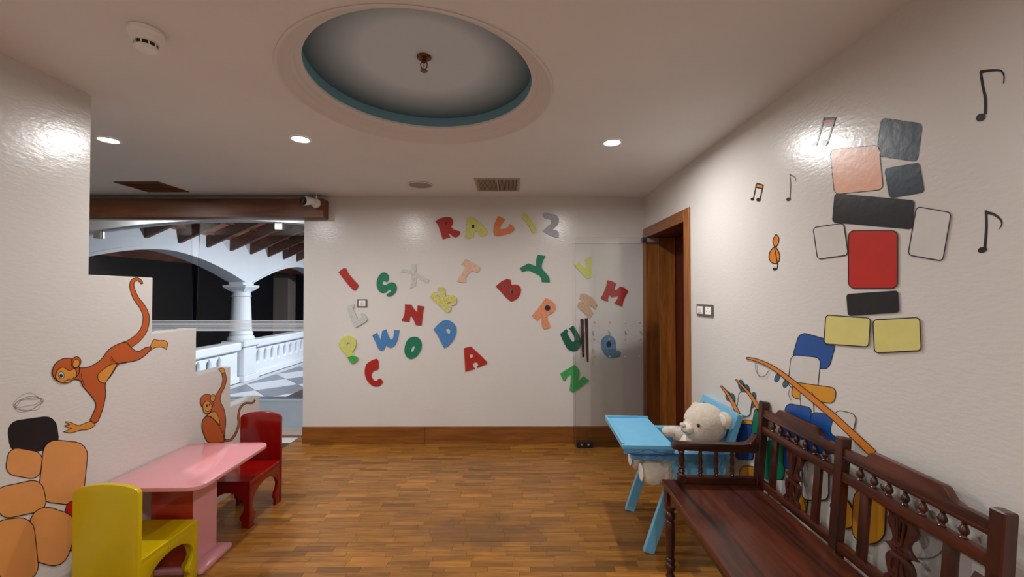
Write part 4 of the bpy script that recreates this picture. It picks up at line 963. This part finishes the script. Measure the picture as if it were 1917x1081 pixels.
# lean-plane matrix: u along y, v up the leaning back
ld = Vector((LEAN, 0, 1)).normalized()
def backM(off): return planeM(Vector((0, 0, SH)) + ld.cross(Vector((0, 1, 0))) * off, (0, 1, 0), ld)
def back_part(loops, thick, name, m=M_rose, bev=.002, parent=None, off=0, sm=35):
    bm = flat(loops, thick, bev); bmesh.ops.translate(bm, verts=bm.verts[:], vec=(0, 0, -thick / 2))
    bmesh.ops.transform(bm, verts=bm.verts[:], matrix=backM(off)); return obj(name, bm, m, parent or bn, sm=sm)
for s in (-1, 1):
    c = s * SP / 2; h = SP / 2 - PS / 2 - .0005
    r0, r1, r2 = .862 - SH, .900 - SH, .934 - SH
    up = [(c + h, r1), (c + .175, r1), (c + .150, r1 + .006), (c + .138, r1 + .020), (c + .130, r2 - .004), (c + .122, r2)]
    loop = [(c - h, r0), (c + h, r0)] + up + [(2 * c - x, y) for x, y in up[::-1]]
    back_part([loop], .026, 'crest_rail')
    back_part([[(c - h, .866 - SH), (c + h, .866 - SH), (c + h, .872 - SH), (c - h, .872 - SH)]], .031, 'rail_bead', bev=.001)
    back_part([[(c - h, .778 - SH), (c + h, .778 - SH), (c + h, .812 - SH), (c - h, .812 - SH)]], .026, 'middle_rail')
    back_part([[(c - h, .0045), (c + h, .0045), (c + h, .034), (c - h, .034)]], .026, 'lower_rail')
    for k in (-1, 1):
        u = c + k * .150; back_part([[(u - .017, .0345), (u + .017, .0345), (u + .017, .778 - SH - .0005), (u - .017, .778 - SH - .0005)]], .014, 'slat', m=M_rose_v)
    for k in range(-3, 4):
        u = c + k * .060; bm = bmesh.new(); z0 = .8125 - SH; L_ = .049
        prof = [(.0075, 0), (.0105, .003), (.007, .006), (.006, .009), (.0115, .018), (.0125, .023), (.009, .032), (.0052, .039), (.0075, .042), (.0055, .045), (.008, .049)]
        P0 = Vector((0, u, SH)) + ld * z0; lathe(bm, prof, axis_m(P0, P0 + ld * L_), 14); obj('small_spindle', bm, M_rose_v, bn, sm=50)
    # carved splat (u half-widths going up)
    v0, v1 = .0345, .778 - SH - .0005
    hwp = [(.050, v0), (.046, v0 + .018), (.034, v0 + .030), (.042, v0 + .055), (.047, v0 + .078), (.038, v0 + .098), (.024, v0 + .108), (.036, v0 + .118), (.052, v0 + .124), (.032, v0 + .136), (.026, v0 + .150), (.030, v0 + .168), (.044, v0 + .186), (.050, v0 + .204), (.043, v0 + .220), (.052, v0 + .230), (.060, v1)]
    right = spline([(a, b) for a, b in hwp], closed=False, n=3, corner=80)
    loop = [(c + a, b) for a, b in right] + [(c - a, b) for a, b in right[::-1]]
    holes = []
    for q in (-1, 0, 1):
        holes.append([(c + q * .020 + a * (1 - .0 * q) - q * .009 * (1 - tt), b) for a, b, tt in ((-.0032, v0 + .160, 0), (.0032, v0 + .160, 0), (.0055, v0 + .19, .6), (.0035, v0 + .218, 1), (-.0035, v0 + .218, 1), (-.0055, v0 + .19, .6))])
    for q in (-1, 1):
        holes.append(ellipse(c + q * .021, v0 + .070, .0085, .024, q * 12, 14)); holes.append(ellipse(c + q * .011, v0 + .125, .0045, .006, 0, 10))
        holes.append(ellipse(c + q * .020, v0 + .018, .008, .011, 0, 12))
    back_part([loop] + holes, .016, 'carved_splat', m=M_rose_v)
    bm = bmesh.new()
    for (ua, va, ub, vb) in ((0, v0 + .04, 0, v0 + .1), (-.006, v0 + .14, -.014, v0 + .225), (.006, v0 + .14, .014, v0 + .225), (0, v0 + .135, 0, v0 + .152)):
        a = Vector((0, c + ua, SH)) + ld * va + Vector((-.009, 0, 0)); b = Vector((0, c + ub, SH)) + ld * vb + Vector((-.009, 0, 0)); tube(bm, a, b, .0045, 8, .003)
    obj('carved_ridge', bm, M_rose_v, [o for o in bn.children if o.name.startswith('carved_splat')][-1], sm=60)
# seat and apron
obj('seat', B(-.490, -PS / 2 - .0005, -.578, .578, SH - .026, SH, bev=.005, seg=2), M_rose, bn)
def apron(p, L_, M, name='apron'):
    pts = [(-L_ / 2, 0), (L_ / 2, 0), (L_ / 2, -.075), (L_ / 2 - .03, -.07), (L_ / 2 - .06, -.052), (0, -.045), (-L_ / 2 + .06, -.052), (-L_ / 2 + .03, -.07), (-L_ / 2, -.075)]
    bm = flat([pts], .020, .001); bmesh.ops.transform(bm, verts=bm.verts[:], matrix=M); return obj(name, bm, M_rose, bn)
apron(0, .995, planeM((-.470, 0, SH - .0265), (0, 1, 0), (0, 0, 1)))
for s in (-1, 1): apron(0, .38, planeM((-.235, s * .548 + .010, SH - .0265), (1, 0, 0), (0, 0, 1)))
obj('back_stretcher', B(-.012, .012, -SP + PS / 2 + .0005, -PS / 2 - .0005, .42, .478), M_rose, bn); obj('back_stretcher', B(-.012, .012, PS / 2 + .0005, SP - PS / 2 - .0005, .42, .478), M_rose, bn)
legp = [(.018, .002), (.024, .010), (.017, .026), (.015, .034), (.024, .050), (.027, .064), (.023, .078), (.017, .084), (.026, .094), (.026, .102), (.019, .110), (.021, .130), (.025, .20), (.026, .26), (.022, .300), (.017, .306), (.027, .318), (.029, .332), (.022, .346), (.017, .352), (.028, .366), (.030, .380), (.024, .392)]
for s in (-1, 1):
    bm = bmesh.new(); lathe(bm, legp, Matrix.Translation((-.455, s * .545, 0)), 20); box(bm, -.455 - .026, -.455 + .026, s * .545 - .026, s * .545 + .026, .390, SH - .0265, bev=.003); obj('front_leg', bm, M_rose_v, bn, sm=45)
# arms
for s in (1, -1):
    y = s * SP
    pts = [(-.442, .690), (-.442, .703), (-.430, .712), (-.36, .715), (-.10, .713), (-.065, .716), (-.045, .724), (-.032, .738), (-.0205, .756), (-.0205, .675), (-.06, .676), (-.38, .684), (-.415, .684)]
    loop = spline(pts, n=3, corner=60); bm = flat([loop], .046, .003); bmesh.ops.transform(bm, verts=bm.verts[:], matrix=planeM((0, y + .023, 0), (1, 0, 0), (0, 0, 1)))
    obj('armrest', bm, M_rose_x, bn, sm=35)
    ab = obj('arm_base_rail', B(-.405, -PS / 2 - .001, y - .016, y + .016, SH + .0005, SH + .036, bev=.003), M_rose_x, bn)
    bm = bmesh.new(); box(bm, -.415, -.377, y - .02, y + .02, SH + .0005, SH + .045, bev=.003)
    pr = [(.016, SH + .045), (.012, SH + .052), (.019, SH + .062), (.014, SH + .074), (.019, SH + .084), (.012, SH + .092), (.014, SH + .10), (.0165, SH + .125), (.012, SH + .155), (.018, SH + .163), (.014, SH + .172), (.018, SH + .178)]
    lathe(bm, pr, Matrix.Translation((-.396, y, 0)), 18); obj('arm_post', bm, M_rose_v, bn, sm=45)
    for xx in (-.297, -.215, -.133):
        bm = bmesh.new(); pr = [(.008, SH + .036), (.012, SH + .043), (.008, SH + .05), (.013, SH + .058), (.009, SH + .068), (.012, SH + .076), (.0075, SH + .084), (.0115, SH + .11), (.008, SH + .14), (.012, SH + .150), (.008, SH + .160), (.010, SH + .173)]
        lathe(bm, pr, Matrix.Translation((xx, y, 0)), 14); obj('arm_spindle', bm, M_rose_v, bn, sm=50)

# ================================================================== HIGH CHAIR
hc = thing('high_chair', 'sky blue wooden high chair with a flat tray beside the bench', 'high chair', (1.05, 2.606, 0))
YN, YFAR = 2.376, 2.836
def W_(name, bm, m=M_blue, parent=None, sm=None): return obj(name, bm, m, parent or hc, sm, local=False)
TH = .648
bm = bmesh.new()
tx0, tx1, ty0, ty1 = .668, .965, 2.315, 2.868
tray = W_('tray', B(tx0, tx1, ty0, ty1, TH - .030, TH - .014, bev=.002))
bm = bmesh.new(); box(bm, tx0, tx1, ty0, ty0 + .012, TH - .0138, TH - .008, bev=.001); box(bm, tx0, tx1, ty1 - .012, ty1, TH - .0138, TH, bev=.001); box(bm, tx0, tx0 + .014, ty0 + .0125, ty1 - .0125, TH - .0138, TH, bev=.001)
W_('tray_rim', bm, M_blue, tray)
W_('tray_apron', B(tx0 + .01, tx1 - .005, ty0 + .001, ty0 + .014, TH - .058, TH - .0305, bev=.001), M_bluedark, tray)
# armrests
for k, yy in enumerate((YN - .012, YFAR)):
    W_('armrest', B(.725, 1.262, yy - .019, yy + .019, .545, .588, bev=.003), M_bluedark if k == 0 else M_blue)
# pen doodle on the near armrest and tray apron
bm = bmesh.new()
def penline(pts, wd=.0022):
    global bm
    lp = stroke(spline(pts, closed=False, n=5, corner=170), wd)
    s = flat([lp], 0); join(bm, s, planeM((0, 0, 0), (1, 0, 0), (0, 0, 1)))
penline([(.74, -.003), (.79, .002), (.83, .018), (.86, .022), (.89, .010), (.94, .002), (1.02, -.002)])
penline([(.74, -.005), (.79, -.012), (.83, -.026), (.86, -.030), (.89, -.018), (.94, -.006), (1.02, -.004)])
penline([(.80, -.004), (.86, -.002), (.92, -.004)], .003)
bmesh.ops.translate(bm, verts=bm.verts[:], vec=(-.035, 2.3135, .597))
W_('pen_doodle', bm, M_ink)
# front legs, rear legs
for yy in (YN, YFAR):
    bm = bmesh.new(); bar(bm, (.828, yy, .0), (1.010, yy, .543), .062, .030, (0, 1, 0), bev=.002)
    for v in bm.verts:
        if v.co.z < .03: v.co.z = max(v.co.z, 0.0) if v.co.z > .008 else 0.0
    W_('front_leg', bm)
    bm = bmesh.new(); bar(bm, (1.325, yy + (.032 if yy == YN else -.032), .0), (1.13, yy + (.032 if yy == YN else -.032), .543), .055, .026, (0, 1, 0), bev=.002)
    for v in bm.verts:
        if v.co.z < .012: v.co.z = 0.0
    W_('rear_leg', bm)
W_('leg_stretcher', B(1.255, 1.285, YN + .046, YFAR - .046, .10, .14, bev=.002))
# seat box
W_('seat', B(.985, 1.215, YN + .017, YFAR - .017, .388, .404, bev=.002))
for yy in (YN - .0005, YFAR + .0005):
    s = 1 if yy > 2.6 else -1
    bm = flat([[(1.02, .405), (1.215, .405), (1.262, .5445), (1.005, .5445)]], .012, .001)
    bmesh.ops.transform(bm, verts=bm.verts[:], matrix=planeM((0, yy - s * .017 + .006, 0), (1, 0, 0), (0, 0, 1))); W_('side_panel', bm)
# backrest
bd = Vector((.325, 0, 1)).normalized(); b0 = Vector((1.222, 0, .41)); Lb = .416
def backbox(name, y0, y1, u0, u1, t0, t1, m=M_blue):
    Mx = planeM(b0, (0, 1, 0), bd); bm = bmesh.new(); box(bm, y0, y1, u0, u1, t0, t1, bev=.002, M=Mx); return W_(name, bm, m)
backbox('back_stile', YN - .012, YN + .028, 0, Lb, -.014, .020); backbox('back_stile', YFAR - .028, YFAR + .012, 0, Lb, -.014, .020)
backbox('back_top_rail', YN + .0285, YFAR - .0285, Lb - .045, Lb, -.014, .020)
backbox('back_board', YN + .0285, YFAR - .0285, .0, Lb - .0455, -.004, .008, M_bluedark)

# ================================================================== TEDDY BEAR
tb = thing('teddy_bear', 'large cream plush teddy bear sitting in the blue high chair', 'teddy bear', (1.10, 2.55, .404))
def soft(name, balls, m, parent, voxel=.006, smooth_it=8):
    bm = bmesh.new()
    for c, r, rot in balls: ell(bm, Vector(c), r, rot, 24, 16)
    o = obj(name, bm, m, parent, local=False); smooth(o.data, 180)
    rm = o.modifiers.new('remesh', 'REMESH'); rm.mode = 'VOXEL'; rm.voxel_size = voxel; rm.use_smooth_shade = True
    s = o.modifiers.new('smooth', 'SMOOTH'); s.iterations = smooth_it; s.factor = .5
    tx = bpy.data.textures.get('plush') or bpy.data.textures.new('plush', 'CLOUDS'); tx.noise_scale = .012
    dm = o.modifiers.new('plush', 'DISPLACE'); dm.texture = tx; dm.strength = .0032; dm.mid_level = .5; dm.texture_coords = 'LOCAL'
    return o
I4 = None
def RY(a): return Matrix.Rotation(math.radians(a), 4, 'Y')
def RZ(a): return Matrix.Rotation(math.radians(a), 4, 'Z')
soft('body', [((1.13, 2.53, .505), (.098, .118, .115), I4), ((1.135, 2.51, .575), (.082, .10, .075), I4)], M_fur2, tb)
HC = Vector((1.172, 2.455, .728)); HR = RZ(17)
head = soft('head', [(HC, (.122, .119, .118), HR), (HC + HR.to_3x3() @ Vector((-.040, 0, -.030)), (.092, .098, .080), HR), (HC + HR.to_3x3() @ Vector((-.108, 0, -.014)), (.044, .046, .038), HR)], M_fur, tb)
mz = HC + HR.to_3x3() @ Vector((-.134, 0, -.012))
soft('muzzle', [(mz + Vector((.004, 0, -.006)), (.034, .042, .034), HR), (mz + HR.to_3x3() @ Vector((.018, 0, -.026)), (.030, .030, .020), HR)], M_fur2, head, .004)
bm = bmesh.new(); ell(bm, mz + HR.to_3x3() @ Vector((-.028, 0, .016)), (.013, .020, .014), HR); W = obj('nose', bm, M_nose, head, sm=180, local=False)
bm = bmesh.new()
q = HR.to_3x3()
mouth = [mz + q @ Vector(p) for p in ((-.034, 0, -.002), (-.034, 0, -.016), (-.027, -.014, -.023), (-.018, -.026, -.020))]
for a, b in zip(mouth, mouth[1:]): tube(bm, a, b, .0016, 6)
obj('stitched_mouth', bm, mat('brown_thread', srgb(96, 72, 58), .8), head, local=False)
for s in (-1, 1):
    e = HC + q @ Vector((-.104, s * .062 - (.012 if s > 0 else 0), .014)); bm = bmesh.new(); ell(bm, e, (.009, .009, .010), I4, 16, 12); obj('eye', bm, M_black, head, sm=180, local=False)
    ea = HC + q @ Vector((.040, s * .112, .044)); er = HR @ RY(0) @ Matrix.Rotation(math.radians(-s * 35), 4, 'X')
    soft('ear', [(ea, (.024, .050, .050), er), (ea + Vector((.0, s * .004, -.002)), (.026, .040, .040), er)], M_fur, head, .005, 4)
    bm = bmesh.new(); ell(bm, ea + q @ Vector((-.020, -s * .004, 0)), (.008, .034, .034), er, 18, 12); obj('inner_ear', bm, M_fur2, head, sm=180, local=False)
soft('arm', [((1.10, 2.640, .600), (.055, .042, .042), RY(-20)), ((1.055, 2.655, .612), (.050, .040, .036), RY(-6)), ((1.02, 2.65, .612), (.036, .038, .034), I4)], M_fur, tb)
soft('arm', [((1.145, 2.422, .560), (.042, .034, .062), RY(10)), ((1.115, 2.415, .500), (.042, .034, .050), RY(25))], M_fur, tb)
soft('leg', [((1.03, 2.455, .462), (.100, .062, .060), RY(-4)), ((.93, 2.43, .450), (.095, .068, .066), I4), ((.845, 2.415, .450), (.078, .066, .074), I4)], M_fur, tb)
soft('leg', [((1.03, 2.655, .462), (.100, .058, .056), RY(-4)), ((.925, 2.68, .455), (.085, .060, .060), I4), ((.842, 2.69, .425), (.060, .058, .080), I4)], M_fur, tb)
for (yy, zz, xx) in ((2.415, .452, .762), (2.69, .428, .778)):
    bm = bmesh.new(); ell(bm, (xx + .010, yy, zz), (.008, .042, .050), I4); obj('foot_pad', bm, M_fur2, tb, sm=180, local=False)

hc.rotation_euler.z = -math.radians(3.0); hc.location.x -= .012
